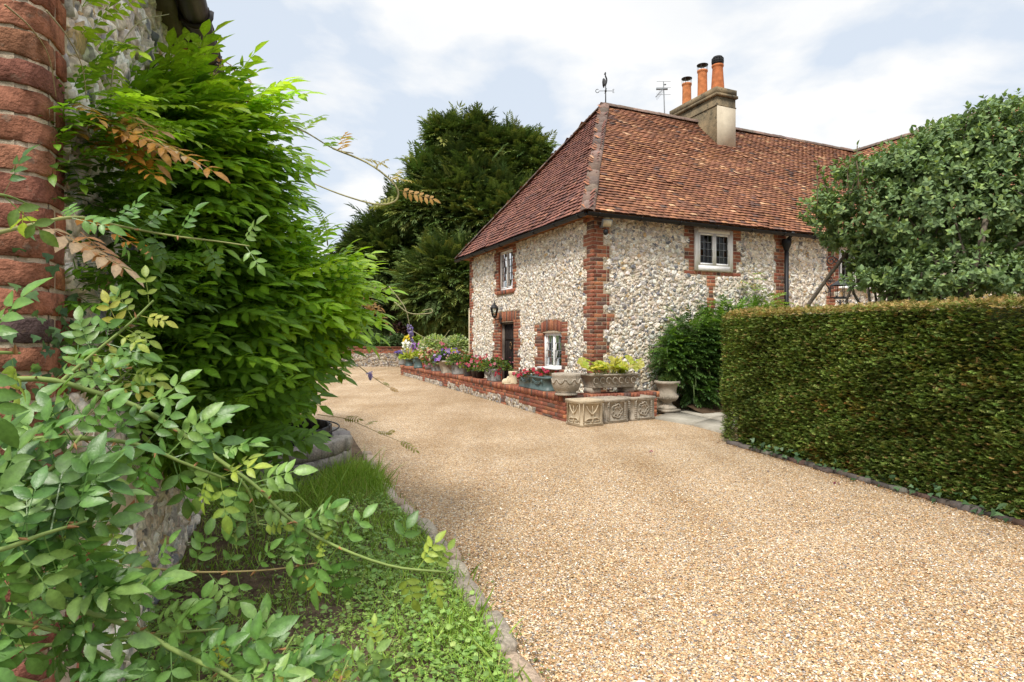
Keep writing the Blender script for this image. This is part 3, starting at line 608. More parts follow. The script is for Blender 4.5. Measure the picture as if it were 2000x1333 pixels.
m = MB(); m.box(fp-Lv*.20+Zv*.03+d_*.027, [x_, y_, d_], (.17, .12, .006)); m.build('lens', M['creamstone'], fd)
m = MB(); m.lathe(fp-Lv*.16-Zv*.13, [(0,-.06),(.035,-.05),(.05,-.01),(.045,.03),(.02,.05)], 14); m.build('sensor', M['black'], fd)
lp = P0+Lv*4.42+NL*.012+Zv*1.98; ln = empty('wall_lantern', lp, 'black coach lantern on a curved bracket above the door', 'lantern'); m = MB()
m.lathe(lp+NL*.0, [(0,0),(.06,0),(.06,.012),(.03,.025),(0,.03)], 12, ax=[Lv, Zv, NL]); hc = lp+NL*.19+Zv*.02
m.tube(smooth_path([lp, lp+NL*.08-Zv*.01, lp+NL*.15-Zv*.03, hc+Zv*.02], 10), .013, 6); m.lathe(lp-Zv*.16, [(.0,0),(.025,.02),(.03,.12),(.02,.3),(0,.32)], 8); m.build('bracket', M['iron'], ln)
m = MB(); m.lathe(hc, [(0,-.02),(.03,0),(.06,.03),(.065,.05)], 6); m.lathe(hc+Zv*.24, [(.115,0),(.10,.03),(.06,.08),(.035,.10),(.03,.13),(.012,.15),(.012,.19),(0,.20)], 6)
for x in range(6): a = x*np.pi/3; m.tube([hc+A([np.cos(a)*.06, np.sin(a)*.06, .05]), hc+A([np.cos(a)*.10, np.sin(a)*.10, .24])], .007, 4)
m.build('cage', M['iron'], ln); m = MB(); m.lathe(hc, [(.055,.05),(.094,.24)], 6, cap=False); m.build('glass', M['glass'], ln)
# ------------------------------------------------------------------ foliage templates
def leaf_t(k=3, wd=.38, fold=.22, bend=.18, serr=0, vein=0):
    """leaf along +y of length 1: k+1 rows of three points (edge, rib, edge)"""
    y = np.linspace(0, 1, k+1); ww = wd*np.sin(np.pi*np.clip(y, 0, 1)**.85)**.9; ww = ww*(1+serr*(np.arange(k+1)%2*2-1)); ww[0] = .0; ww[-1] = 0
    V = [[0, 0, 0]]; F = []; tv = [1.12]
    for i in range(1, k):
        z = -bend*y[i]**2; V += [[-ww[i], y[i], z+fold*ww[i]], [0, y[i], z], [ww[i], y[i], z+fold*ww[i]]]; tv += [.95-vein*(i%2*2-1), 1.22, .95-vein*(i%2*2-1)]
    V.append([0, 1, -bend]); tv.append(1.0); n = len(V); T3 = [(0, 2, 1), (0, 3, 2)]; Q = []
    for i in range(k-2): b = 1+3*i; Q += [(b, b+1, b+4, b+3), (b+1, b+2, b+5, b+4)]
    b = 1+3*(k-2); T3 += [(b, b+1, n-1), (b+1, b+2, n-1)]
    return A(V, float), ([A(T3)]+([A(Q)] if Q else [])), A(tv)
LEAF3, LEAF4 = leaf_t(3), leaf_t(4, .31, .25, .22)
DIA = (A([(0,0,0),(-.3,.45,.06),(0,1,-.08),(.3,.45,.06)], float), [A([(0,3,2,1)])], A([1.,1,1,1]))
BLADE = (A([(-.5,0,0),(.5,0,0),(.35,.5,.03),(-.35,.5,.03),(.05,1,.22)], float), [A([(0,1,2,3)]), A([(3,2,4)])], A([.9,.9,1.,1.,1.1]))
def merge(parts):
    """join (V, faces, tv) pieces into one template"""
    V, T3, Q, tv, n = [], [], [], [], 0
    for v, fs, t in parts:
        V.append(v); tv.append(t)
        for f in fs: (T3 if f.shape[1] == 3 else Q).append(f+n)
        n += len(v)
    return np.concatenate(V), [np.concatenate(x) for x in (T3, Q) if x], np.concatenate(tv)
def xf(t, d, n, pos, s):
    B = basis(A(d, float), A(n, float)); return (t[0]*A(s))@B.T+A(pos), t[1], t[2]
def frond_t(pairs=6, ll=.24, droop=.35, leaf=None, r=np.random.default_rng(2), spread=.9, up=.25):
    """pinnate leaf of unit length along +y, arching down"""
    leaf = leaf or leaf_t(3, .225, .2, .2); ps = []; y = np.linspace(.18, .93, pairs)
    ra = lambda t: A([0, t, -droop*t*t])
    rr = np.linspace(0, 1, 5); ps.append((np.concatenate([[ra(t)+A([-.008,0,0]), ra(t)+A([.008,0,0])] for t in rr]), [A([(2*i, 2*i+1, 2*i+3, 2*i+2) for i in range(4)])], np.full(10, .9)))
    for k, t in enumerate(y):
        L_ = ll*(1.08-.35*abs(t-.5))*r.uniform(.9, 1.1)
        for sg in (-1, 1):
            d = A([sg*spread, .50+r.normal(0, .10), -.06+r.normal(0, .10)-droop*t*.35]); nn = A([sg*-.12+r.normal(0, .2), -.1, 1])
            ps.append(xf(leaf, d, nn, ra(t), (L_, L_, L_)))
    ps.append(xf(leaf, A([0, 1, -.9*droop-.1]), A([0, .4, 1]), ra(1.), (ll*1.15,)*3))
    return merge(ps)
FRONDS = [frond_t(6, .25, d, r=np.random.default_rng(k)) for k, d in enumerate((.0, .12, .26))]
def scatter(mb, tmpl, pos, d, n, s, col):
    s = np.asarray(s, float); s = s[:, None]*np.ones(3) if s.ndim == 1 else s
    mb.inst(tmpl[0], tmpl[1], basis(d, n)*s[:, None, :], pos, col, tmpl[2])
def multi(mb, tmpls, pos, d, n, s, col):
    k = rng.integers(0, len(tmpls), len(pos))
    for i, t in enumerate(tmpls):
        m = k == i; scatter(mb, t, pos[m], d[m], n[m], s[m], col[m])
def shell(c, r, n, inner=.55, top=None):
    """points spread through the outer part of an ellipsoid; returns positions and outward directions"""
    u = rdir(n); q = rng.uniform(inner**2, 1, n)**.5; return A(c)+u*A(r)*q[:, None], unit(u/A(r))
# ------------------------------------------------------------------ low garden wall in front of the cottage
WA, WB = gp(1104, 824), gp(783, 732); WU = unit(WB-WA); WLn = np.linalg.norm(WB-WA); WNn = A([-WU[1], WU[0], 0.]); WNn = -WNn if WNn[0] > 0 else WNn
WH, WDp = .45, .36
gw = empty('garden_wall', WA, 'low brick and flint garden wall along the drive carrying flower pots', 'wall')
cr_ = MB(); co_ = MB(); bk = MB(); ff = MB(); rects = []
def wtop(u): return WH-.03*u/WLn-(.03 if u > 8.4 else 0)
for a, b in ((0, 8.4), (8.4, WLn)):
    h_ = wtop((a+b)/2)-.02; cr_.box(WA+WU*(a+b)/2-WNn*WDp/2+Zv*(h_/2-.03), [WU, WNn, Zv], (b-a, WDp-.01, h_))
u = 0.0
while u < WLn:                                   # bricks on edge along the top
    wd = .072+rng.normal(0, .003); hh = wtop(u)
    V0 = WA+WU*(u+wd/2)-WNn*(WDp/2-.012)+Zv*(hh-.055+rng.normal(0, .003))+WNn*rng.normal(0, .004); co_.box(V0, [WU, WNn, Zv], (wd-.009, WDp+.012, .112), pick(BRK, [5,4,4,1.5,1.5], 1)[0]); u += wd
for u0, u1, rows in ((0, 1.3, 5), (1.3, 2.2, 3), (2.2, 3.0, 2), (3.0, 3.3, 5), (3.3, 4.3, 2), (4.3, 5.5, 3), (5.5, 6.8, 2), (6.8, 7.2, 3), (7.2, 8.1, 2), (8.1, 8.7, 5), (8.7, 11.2, 2), (11.2, 11.5, 4), (11.5, 15.2, 2), (15.2, WLn, 5)):
    for k in range(rows):
        hh = wtop((u0+u1)/2)-.112-.072*(k+1)
        if hh > -.03: course(bk, WA, WU, WNn, u0, u1, hh, .063, par=k); rects.append((u0, u1, hh, hh+.075))
flints(ff, WA, WU, WNn, 0, WLn, -.02, .36, .085, keeper(rects, []), coursed=.4, depth=.026, cols=FLD)
RT = 1.95; RO = WA+WU*0.0
cr_.box(RO+Rv*(RT/2+.04)-NR*.17+Zv*.19, [Rv, NR, Zv], (RT-.08, .33, .42))
u = 0.0
while u < RT: co_.box(RO+Rv*(u+.036)-NR*.165+Zv*(.405+rng.normal(0, .003)), [Rv, NR, Zv], (.063, .345, .10), pick(BRK, BRP, 1)[0]); u += .072
for k in range(6): course(bk, RO, Rv, NR, 0, RT, .345-.072*(k+1), .063, par=k)
cr_.build('core', M['mortar'], gw); co_.build('brick_coping', M['brick'], gw); bk.build('brickwork', M['brick'], gw); ff.build('flintwork', M['flint'], gw)
tr = MB(); tr.add([RO-NR*.3+WU*.2+Zv*.03, RO+Rv*RT+Zv*.03, hp(1.6,0,.03), hp(0,0,.03), hp(0,LEN+4,.03), WB+Zv*.03-WNn*.3], [A([(0,1,2,3,4,5)])]); tag(tr.build('terrace', M['slab']), None, kind='structure')
def wp(u, off=.17, z=None): return WA+WU*u-WNn*off+Zv*(wtop(u) if z is None else z)
def upx(px):
    """distance along the low wall of a photo column"""
    t = (px-CX)/F; return (t*WA[1]-WA[0]+.12*(WNn[0]-t*WNn[1]))/(WU[0]-t*WU[1])
# far wall that closes the drive
FA, FB = at(640, 700, 33)*A([1,1,0]), at(792, 700, 33)*A([1,1,0]); FU = unit(FB-FA); FL = np.linalg.norm(FB-FA); FN = A([0,-1.,0])
fw = empty('far_wall', FA, 'flint retaining wall with brick top closing the far end of the drive', 'wall'); m1, m2, m3 = MB(), MB(), MB()
m1.box((FA+FB)/2+Zv*.5-FN*.2, [FU, FN, Zv], (FL, .38, 1.06))
for k in range(4): course(m2, FA, FU, FN, 0, FL, 1.03-.077*(k+1), par=k)
m2.box((FA+FB)/2+Zv*1.06-FN*.17, [FU, FN, Zv], (FL, .42, .07), (.22,.09,.06)); flints(m3, FA, FU, FN, 0, FL, -.02, .73, .10, coursed=.3, depth=.05, cols=FLD)
m1.build('core', M['mortar'], fw); m2.build('brick_coping', M['brick'], fw); m3.build('flintwork', M['flint'], fw)
# ------------------------------------------------------------------ pots and planters
GREEN = [(.10,.17,.03), (.07,.13,.025), (.15,.21,.045), (.05,.09,.02)]
LIME = [(.33,.40,.05), (.26,.34,.04), (.42,.45,.10)]
DISC = None
def flower_t(k=5):
    a = np.arange(k)/k*2*np.pi; V = [(0,0,.02)]; F_ = []; tv = [.55]
    for i in range(k):
        for da, r_, z in ((-.52, .62, .14), (0, 1., .10), (.52, .62, .14)): V.append((r_*np.cos(a[i]+da), r_*np.sin(a[i]+da), z)); tv.append(1.05)
        b = 1+3*i; F_.append((0, b, b+1, b+2))
    return A(V, float), [A(F_)], A(tv)
FLOW = flower_t()
def foliage(mb, c, r, n, ls, cols=GREEN, tmpl=LEAF3, up=.5, inner=.2):
    u = rdir(n); u[:, 2] = np.abs(u[:, 2])*1.0-.25; q = rng.uniform(inner, 1, n)**.6
    p = A(c)+u*A(r)*q[:, None]; d = unit(u+rdir(n)*.7+A([0,0,.15])); nn = unit(rdir(n)*.6+A([0,0,1.])*up+u*.5)
    scatter(mb, tmpl, p, d, nn, ls*np.exp(rng.normal(0, .25, n)), pick(cols, [1]*len(cols), n, .18))
def flowers(mb, c, r, n, fs, cols, toward=A([0,-.7,.6])):
    u = rdir(n); u[:, 2] = np.abs(u[:, 2])-.15; u[:, 1] = -np.abs(u[:, 1])*.9-.05; p = A(c)+unit(u)*A(r)*rng.uniform(.85, 1.12, (n, 1)); nn = unit(u+toward+rdir(n)*.4)
    scatter(mb, FLOW, p, unit(rdir(n)), nn, fs*np.exp(rng.normal(0, .2, n)), pick(cols, [1]*len(cols), n, .1))
def strappy(mb, c, n, L_, cols, wd=.02, spread=.8):
    """grassy leaves arching from one base"""
    for k in range(n):
        a = rng.uniform(0, 6.28); o = A([np.cos(a), np.sin(a), 0]); l_ = L_*rng.uniform(.6, 1.1); t = np.linspace(0, 1, 6); sp_ = spread*rng.uniform(.3, 1.1)
        P = A(c)+o*.02+np.outer(t*sp_*l_, o)+np.outer(l_*(t*(1.1)-.55*sp_*t**2.2), Zv); sd = np.cross(o, Zv); w_ = wd*np.sin(np.pi*(.12+.86*t))[:,None]
        V = np.concatenate([P-sd*w_, P+sd*w_]); i = np.arange(5); mb.add(V, [np.stack([i, i+1, i+7, i+6], -1)], pick(cols, [1]*len(cols), 1, .15)[0])
def trough(mb, c, ex, ey, L0, W0, L1, W1, h, rim=.02, col=(1,1,1), foot=.02):
    """tapered open box with rim and plinth; L0/W0 at the base, L1/W1 at the top"""
    prof = [(L0+foot, W0+foot, 0), (L0+foot, W0+foot, .10*h), (L0, W0, .14*h), (L1-.01, W1-.01, .86*h), (L1+rim, W1+rim, .90*h), (L1+rim, W1+rim, h), (L1-.05, W1-.05, h), (L1-.06, W1-.06, .84*h)]
    V = A([c+ex*sx*l_/2+ey*sy*w_/2+Zv*z for l_, w_, z in prof for sx, sy in ((-1,-1),(1,-1),(1,1),(-1,1))]); f = []
    for k in range(len(prof)-1):
        for j in range(4): f.append((4*k+j, 4*k+(j+1)%4, 4*k+4+(j+1)%4, 4*k+4+j))
    k = 4*(len(prof)-1); mb.add(V, [A(f), A([(k,k+1,k+2,k+3)]), A([(3,2,1,0)])], col)
def soil(parent, c, ex, ey, l_, w_):
    m = MB(); m.box(c, [ex, ey, Zv], (l_, w_, .02), (.05,.035,.022)); m.build('soil', M['soil'], parent)
def swags(mb, c, ex, en, l_, h, n=2):
    """moulded garlands on the front of a trough"""
    for k in range(n):
        x0 = -l_/2+l_*(k+.14)/n; x1 = -l_/2+l_*(k+.86)/n; t = np.linspace(0, 1, 9)
        for g_ in (.34, .22): mb.tube([c+ex*(x0+(x1-x0)*q)+Zv*h*(.80-g_*4*q*(1-q))+en*.006 for q in t], .012, 6)
        for x in (x0, x1): mb.tube([c+ex*x+Zv*h*.82+en*.006, c+ex*x+Zv*h*.48+en*.006], .012, 6)
EX, EY = WU, -WNn              # along the wall, away from the drive
def potplant(name, label, loc, mat_, build, group='pots on the low wall'):
    e = empty(name, loc, label, 'planter', group); m = MB(); build(m, loc); m.build('pot', mat_, e); return e
def fol(e, c, r, n, ls, cols=GREEN, **k):
    m = MB(); foliage(m, c, r, n, ls, cols, **k); m.build('foliage', M['leaf'], e)
def flw(e, c, r, n, fs, cols):
    if n > 16: m = MB(); flowers(m, c, r, n, fs, cols); m.build('flowers', M['petal'], e); return
    for k in range(n): m = MB(); flowers(m, c, r, 1, fs, cols); m.build('flower', M['petal'], e)
RED = [(.50,.02,.05), (.42,.01,.03), (.60,.06,.12)]; PINK = [(.62,.10,.20), (.66,.22,.28)]; PUR = [(.22,.10,.42), (.36,.20,.52), (.12,.05,.25)]; DKR = [(.14,.005,.02), (.2,.01,.04)]
# a grey pot of lavender-blue flowers on the end pier
L0 = wp(upx(783), .16); e = potplant('stone_pot', 'pale stone pot of violet lavender on the far end pier', L0, M['greystone'], lambda m, c: m.lathe(c, [(.15,0),(.15,.05),(.13,.08),(.15,.32),(.19,.38),(.19,.43),(.15,.43),(.14,.38)], 20, cap=True)); fol(e, L0+Zv*.42, (.24,.22,.14), 160, .07, [(.13,.15,.09)]); flw(e, L0+Zv*.50, (.30,.24,.10), 110, .035, [(.11,.09,.30), (.17,.13,.38)])
L0 = wp(upx(797), .14); e = potplant('green_trough', 'small teal window box with grassy lime plants beside the lavender pot', L0, M['teal'], lambda m, c: trough(m, c, EX, EY, .48, .22, .58, .30, .30)); fol(e, L0+Zv*.32, (.36,.26,.20), 330, .10, LIME+GREEN[:1]); m = MB(); strappy(m, L0+Zv*.26, 46, .62, [(.42,.40,.07), (.30,.36,.06), (.45,.33,.10)], .018); m.build('strap_leaves', M['leaf'], e)
L0 = wp(upx(818), .15); e = potplant('square_planter', 'blue green square planter with moulded panel and lime foliage', L0, M['teal'], lambda m, c: (trough(m, c, EX, EY, .36, .36, .42, .42, .42), swags(m, c-EY*.2, EX, -EY, .34, .40, 1))); fol(e, L0+Zv*.44, (.32,.28,.22), 300, .09, LIME)
L0 = wp(upx(829), .16); e = potplant('terracotta_pot', 'narrow terracotta pot between the blue green planter and mossy pot', L0, M['terracotta'], lambda m, c: m.lathe(c, [(.10,0),(.145,.34),(.165,.34),(.165,.42),(.14,.42),(.13,.37)], 18, (.50,.20,.11))); fol(e, L0+Zv*.42, (.2,.2,.2), 150, .08, GREEN+[(.40,.20,.08)]); flw(e, L0+Zv*.55, (.22,.2,.2), 12, .045, [(.62,.28,.12), (.65,.45,.30)])
L0 = wp(upx(837), .15); e = potplant('mossy_pot', 'squat mossy stone pot with cream and orange flowers', L0, M['greystone'], lambda m, c: m.lathe(c, [(.14,0),(.17,.12),(.18,.25),(.2,.27),(.2,.31),(.16,.31)], 18)); fol(e, L0+Zv*.33, (.26,.25,.32), 320, .075, GREEN+[(.30,.28,.10)]); flw(e, L0+Zv*.42, (.28,.26,.32), 34, .04, [(.62,.45,.22), (.66,.56,.38), (.55,.12,.06)])
L0 = wp(upx(850), .15); e = potplant('grey_pot', 'grey stone pot of dark red and cream petunias', L0, M['greystone'], lambda m, c: trough(m, c, EX, EY, .30, .24, .36, .30, .30)); fol(e, L0+Zv*.32, (.32,.28,.34), 360, .075, GREEN+[(.28,.26,.08)]); flw(e, L0+Zv*.40, (.34,.28,.36), 26, .045, DKR+[(.62,.48,.28)]); flw(e, L0+Zv*.18-EY*.2, (.2,.1,.1), 9, .05, PINK)
L0 = wp(upx(871), .17); e = potplant('stone_trough', 'large tapered rough stone planter of violet and white petunias', L0, M['stone'], lambda m, c: trough(m, c-Zv*.02, EX, EY, .40, .30, .60, .44, .42, .04)); fol(e, L0+Zv*.42, (.42,.32,.28), 420, .08, [(.05,.11,.025), (.08,.14,.03), (.04,.08,.04)]); flw(e, L0+Zv*.46, (.44,.32,.32), 46, .055, PUR+[(.48,.38,.62)]); flw(e, L0+Zv*.40-EY*.15, (.2,.1,.12), 6, .05, [(.6,.12,.1)])
L0 = wp(upx(893), .16); e = potplant('square_trough', 'weathered grey square trough with moulded sides and green orange foliage', L0, M['greystone'], lambda m, c: (trough(m, c, EX, EY, .36, .30, .40, .34, .34), swags(m, c-EY*.16, EX, -EY, .34, .33, 1))); fol(e, L0+Zv*.36, (.36,.30,.34), 480, .07, GREEN+[(.26,.24,.06)]); flw(e, L0+Zv*.40, (.36,.28,.26), 14, .035, [(.60,.20,.10), (.62,.40,.30)])
L0 = wp(upx(914), .15); e = potplant('plastic_pot', 'square charcoal plastic pot with pink flowers', L0, M['greyplastic'], lambda m, c: trough(m, c, EX, EY, .24, .24, .30, .30, .31, .025, foot=-.01)); fol(e, L0+Zv*.33, (.28,.26,.30), 380, .065, GREEN+[(.24,.22,.05)]); flw(e, L0+Zv*.33-EY*.15, (.2,.14,.08), 9, .045, PINK)
L0 = wp(upx(927), .16); e = potplant('plastic_pot', 'small round dark plastic pot beside the charcoal square pot', L0, M['greyplastic'], lambda m, c: m.lathe(c, [(.10,0),(.125,.17),(.14,.17),(.14,.21),(.12,.21),(.11,.18)], 18)); fol(e, L0+Zv*.24, (.22,.2,.30), 260, .065, GREEN); flw(e, L0+Zv*.36, (.24,.2,.22), 14, .045, PINK+RED)
L0 = wp(upx(937), .14); e = potplant('plastic_pot', 'small black plastic pot next to the oval grey trough', L0, M['black'], lambda m, c: m.lathe(c, [(.09,0),(.115,.18),(.125,.18),(.125,.22),(.11,.22),(.10,.2)], 18)); fol(e, L0+Zv*.28, (.2,.2,.30), 240, .06, GREEN); flw(e, L0+Zv*.34, (.22,.2,.24), 16, .04, RED)
def oval(m, c):
    m.lathe(c, [(.30,0),(.30,.03),(.27,.05),(.31,.24),(.335,.26),(.335,.30),(.30,.30),(.28,.26)], 30, ax=[EX, EY, Zv], sx=1.0, sy=.52); swags(m, c-EY*.158, EX, -EY, .4, .30, 2)
L0 = wp(upx(961), .17); e = potplant('oval_trough', 'oval grey trough with raised ornament and bushy fuchsia', L0, M['greystone'], oval); fol(e, L0+Zv*.32, (.46,.32,.30), 720, .055, GREEN+[(.18,.22,.05)]); flw(e, L0+Zv*.36, (.48,.32,.30), 26, .032, RED+PINK); flw(e, L0+Zv*.16+EX*-.34, (.08,.1,.2), 10, .04, DKR+RED)
# boot shaped planter
L0 = wp(upx(996), .16); e = empty('boot_planter', L0, 'cream stone planter shaped like a boot', 'planter', 'pots on the low wall'); m = MB(); tx = unit(WNn*.85+WU*.5); EYs = EY; EY = A([-tx[1], tx[0], 0.])
m.lathe(L0-tx*.03, [(.0,.0),(.105,.0),(.11,.03),(.095,.05),(.09,.14),(.085,.2),(.10,.225),(.105,.26),(.10,.285),(.075,.285),(.07,.2)], 20, ax=[tx, EY, Zv], sx=1., sy=.85)
m.lathe(L0+tx*.115, [(0,0),(.085,.0),(.095,.04),(.085,.08),(.06,.115),(.0,.13)], 18, ax=[tx, EY, Zv], sx=1.15, sy=.85); m.lathe(L0+tx*.04, [(0,0),(.1,.0),(.1,.06),(.09,.12),(.06,.17),(.0,.19)], 18, ax=[tx, EY, Zv], sx=.9, sy=.85)
m.box(L0+tx*.02+Zv*.012, [tx, EY, Zv], (.26, .17, .024)); m.build('boot', M['creamstone'], e, smooth=False)
m = MB()
for z in (.10, .14, .18): m.tube([L0+tx*(.03+.05*(.2-z)/.1)+EY*y-Zv*0+Zv*z for y in (-.085, 0, .085)], .006, 5)
m.build('laces', M['creamstone'], e); EY = EYs
# dark green trough with garlands
u_ = (upx(1020)+upx(1079))/2; L0 = wp(u_, .13); ln_ = abs(upx(1020)-upx(1079))*.93
e = potplant('green_trough', 'long dark green trough with moulded garlands and red flowers', L0, M['teal'], lambda m, c: (trough(m, c, EX, EY, ln_-.06, .22, ln_-.02, .27, .27, .012), swags(m, c-EY*.125, EX, -EY, ln_*.9, .27, 2))); soil(e, L0+Zv*.235, EX, EY, ln_-.12, .18)
m = MB(); foliage(m, L0+Zv*.27+EX*.05, (.42,.14,.13), 170, .06, [(.10,.06,.03), (.07,.11,.02), (.16,.09,.04)]); m.build('foliage', M['leaf'], e); flw(e, L0+Zv*.29, (.45,.15,.13), 34, .042, RED)
# round stone bowl on the wall corner
L0 = at(1106, 774, 10.62)+A([0,.02,0]); L0[2] = WH
def bowl(m, c):
    m.lathe(c, [(.20,0),(.20,.03),(.17,.05),(.22,.10),(.255,.19),(.26,.25),(.245,.31),(.255,.335),(.258,.375),(.235,.385),(.215,.36),(.20,.25)], 36)
    for k in range(5):
        a0 = -2.9+k*.62; t = np.linspace(0, 1, 8); m.tube([c+A([np.cos(a0+.5*q)*.263, np.sin(a0+.5*q)*.263, .29-.09*4*q*(1-q)*.8]) for q in t], .013, 6)
        m.lathe(c+A([np.cos(a0)*.262, np.sin(a0)*.262, .28]), [(0,-.02),(.018,-.01),(.018,.01),(0,.02)], 8)
e = potplant('stone_bowl', 'round weathered stone bowl planter with garlands on the wall corner', L0, M['stone'], bowl); m = MB(); m.lathe(L0, [(0,.33),(.21,.335)], 20, (.05,.035,.022), cap=False); m.build('soil', M['soil'], e)
# stone trough on feet, with a lime green leafy plant
L0 = RO+Rv*1.03-NR*.20; L0[2] = .455
def tro(m, c):
    for x in (-.36, .36): m.box(c+Rv*x+Zv*.05, [Rv, NR, Zv], (.20, .26, .10))
    trough(m, c+Zv*.10, Rv, NR, .88, .34, 1.02, .40, .25, .03, foot=0)
    for k in range(7): a = -.40+k*.133; m.tube([c+Rv*(a+.05*np.cos(x))+NR*(.2)+Zv*(.235+.055*np.sin(x)) for x in np.linspace(0, 5.2, 10)], .010, 5)
e = potplant('stone_trough', 'mossy rectangular stone trough on two feet with lime leafy plant', L0, M['stone'], tro); soil(e, L0+Zv*.31, Rv, NR, .9, .30)
m = MB(); ms = MB(); PAL = None
def palm_leaf():
    a = np.linspace(-2.6, 2.6, 22); rr = 1-.13*np.cos(a*5.2); V = np.concatenate([[(0,0,0)], np.stack([rr*np.sin(a)*.95, .25+rr*np.cos(a)*.85, .16*np.cos(a*5.2)+.10*rr], -1)]); i = np.arange(1, 22)
    return V, [np.stack([0*i, i, i+1], -1)], np.concatenate([[.8], .92+.18*np.cos(a*5.2)])
PL = palm_leaf()
for k in range(40):
    a = rng.uniform(0, 6.28); rr = abs(rng.normal(0, .30)); b = L0+Zv*.31+Rv*rng.uniform(-.30, .34)+NR*rng.uniform(-.05, .08); tipp = b+Rv*np.cos(a)*rr*.7+NR*np.sin(a)*rr*.5+Zv*rng.uniform(.08, .27)
    ms.tube(smooth_path([b, (b+tipp)/2+Zv*.04, tipp], 6), .006, 5, (.42,.46,.16)); o_ = unit(tipp-b+A([0,-.15,.0])); scatter(m, PL, tipp[None], o_[None]*A([1,1,.3]), unit(A([o_[0]*.5, -1.0, .7])+rdir(1)[0]*.4)[None], A([rng.uniform(.085, .14)]), pick([(.50,.52,.08), (.60,.57,.15), (.36,.45,.06), (.66,.58,.22)], [3,2,2,.7], 1, .1))
m.build('foliage', M['leaf'], e); ms.build('stems', M['stem'], e)
# three square planters standing on the gravel
def relief(m, c, ex, en, s, kind):
    """carved panel: a spray of leaves or a scroll wreath in raised strips"""
    o = c+en*.004
    fr = [(-.40,.10),(.40,.10),(.40,.88),(-.40,.88),(-.40,.10)]
    m.tube([o+ex*x*s+Zv*y*s for x, y in fr], .010, 6)
    if kind == 'spray':
        for P in ([(0,.14),(.03,.4),(0,.78)], [(0,.45),(-.16,.6),(-.26,.78)], [(0,.45),(.16,.6),(.27,.8)], [(-.02,.3),(-.2,.3),(-.32,.2),(-.1,.18)], [(.02,.3),(.2,.32),(.32,.22),(.1,.18)]):
            m.tube(smooth_path([o+ex*x*s+Zv*y*s for x, y in P], 9), np.linspace(.017, .006, 9), 6)
    else:
        for r_, q in ((.27, .010), (.15, .009)):
            m.tube([o+ex*(r_*s*np.cos(x)*(1+.10*np.cos(5*x)))+Zv*(.49*s+r_*s*np.sin(x)*(1+.10*np.cos(5*x))) for x in np.linspace(0, 6.28, 40)], q, 6)
        for k in range(8): a = k*np.pi/4; m.tube([o+ex*(.16*s*np.cos(a))+Zv*(.49*s+.16*s*np.sin(a)), o+ex*(.33*s*np.cos(a+.3))+Zv*(.49*s+.33*s*np.sin(a+.3))], [.012, .005], 6)
        for sx in (-1, 1):
            for k in range(9): m.tube([o+ex*sx*.43*s+Zv*(.14+.08*k)*s-ex*.02, o+ex*sx*.43*s+Zv*(.14+.08*k)*s+ex*.02], .014, 5)
def square_planter(fl_, ex, s, h, kind, mat_, label):
    """fl_: front corner on the ground nearest the low wall; ex: along the front"""
    ey = A([-ex[1], ex[0], 0.]); c = fl_+ex*s/2+ey*s/2; e = empty('square_planter', c, label, 'planter', 'square planters on the gravel'); m = MB()
    trough(m, c, ex, ey, s-.03, s-.03, s-.02, s-.02, h, .03, foot=.02); relief(m, c-ey*(s-.022)/2, ex, -ey, h, kind); relief(m, c-ex*(s-.022)/2, -ey, -ex, h, kind); m.build('pot', mat_, e); soil(e, c+Zv*h*.78, ex, ey, s-.10, s-.10)
square_planter(A([1.118, 9.775, 0]), unit([.88,.475,0]), .455, .432, 'spray', M['palestone'], 'clean cream square planter with carved leaf spray panels')
square_planter(A([1.577, 10.2, 0]), unit([.88,.475,0]), .50, .415, 'wreath', M['stone'], 'weathered square planter with carved wreath between two others')
square_planter(A([2.10, 10.56, 0]), unit([.88,.475,0]), .53, .415, 'wreath', M['stone'], 'weathered square planter with carved wreath next to the urn')
# urn
L0 = at(1303, 0, 11.65); L0[2] = .045
def urn(m, c):
    m.box(c+Zv*.025, [Rv, NR, Zv], (.36, .36, .05))
    m.lathe(c, [(.175,.05),(.18,.075),(.15,.10),(.11,.13),(.085,.17),(.10,.19),(.15,.21),(.195,.26),(.205,.31),(.18,.345),(.175,.40),(.185,.46),(.215,.52),(.245,.54),(.25,.575),(.23,.59),(.19,.575),(.18,.5)], 36)
    for k in range(26): a = k*2*np.pi/26; m.tube([c+A([np.cos(a)*r_, np.sin(a)*r_, z]) for r_, z in ((.15,.212),(.195,.26),(.205,.31))], .012, 5)
e = potplant('garden_urn', 'tall stone urn on a pedestal foot with spiky plant', L0, M['stone'], urn, 'ornaments by the path'); m = MB(); m.lathe(L0, [(0,.55),(.19,.555)], 20, (.05,.035,.022), cap=False); m.build('soil', M['soil'], e)
m = MB(); strappy(m, L0+Zv*.55, 60, .22, [(.16,.24,.09), (.22,.30,.13), (.12,.20,.06)], .008, 1.1)
for k in range(5):
    z = .62+.12*k
    for a in np.arange(4)*1.57+k*.7: scatter(m, DIA, (L0+Zv*z+A([0,0,0]))[None], A([[np.cos(a), np.sin(a), .5]]), A([[0,0,1.]]), A([.12-.012*k]), A([[.16,.25,.10]]))
m.tube([L0+Zv*.5, L0+Zv*1.2], .005, 4, (.2,.26,.12)); m.build('foliage', M['leaf'], e)
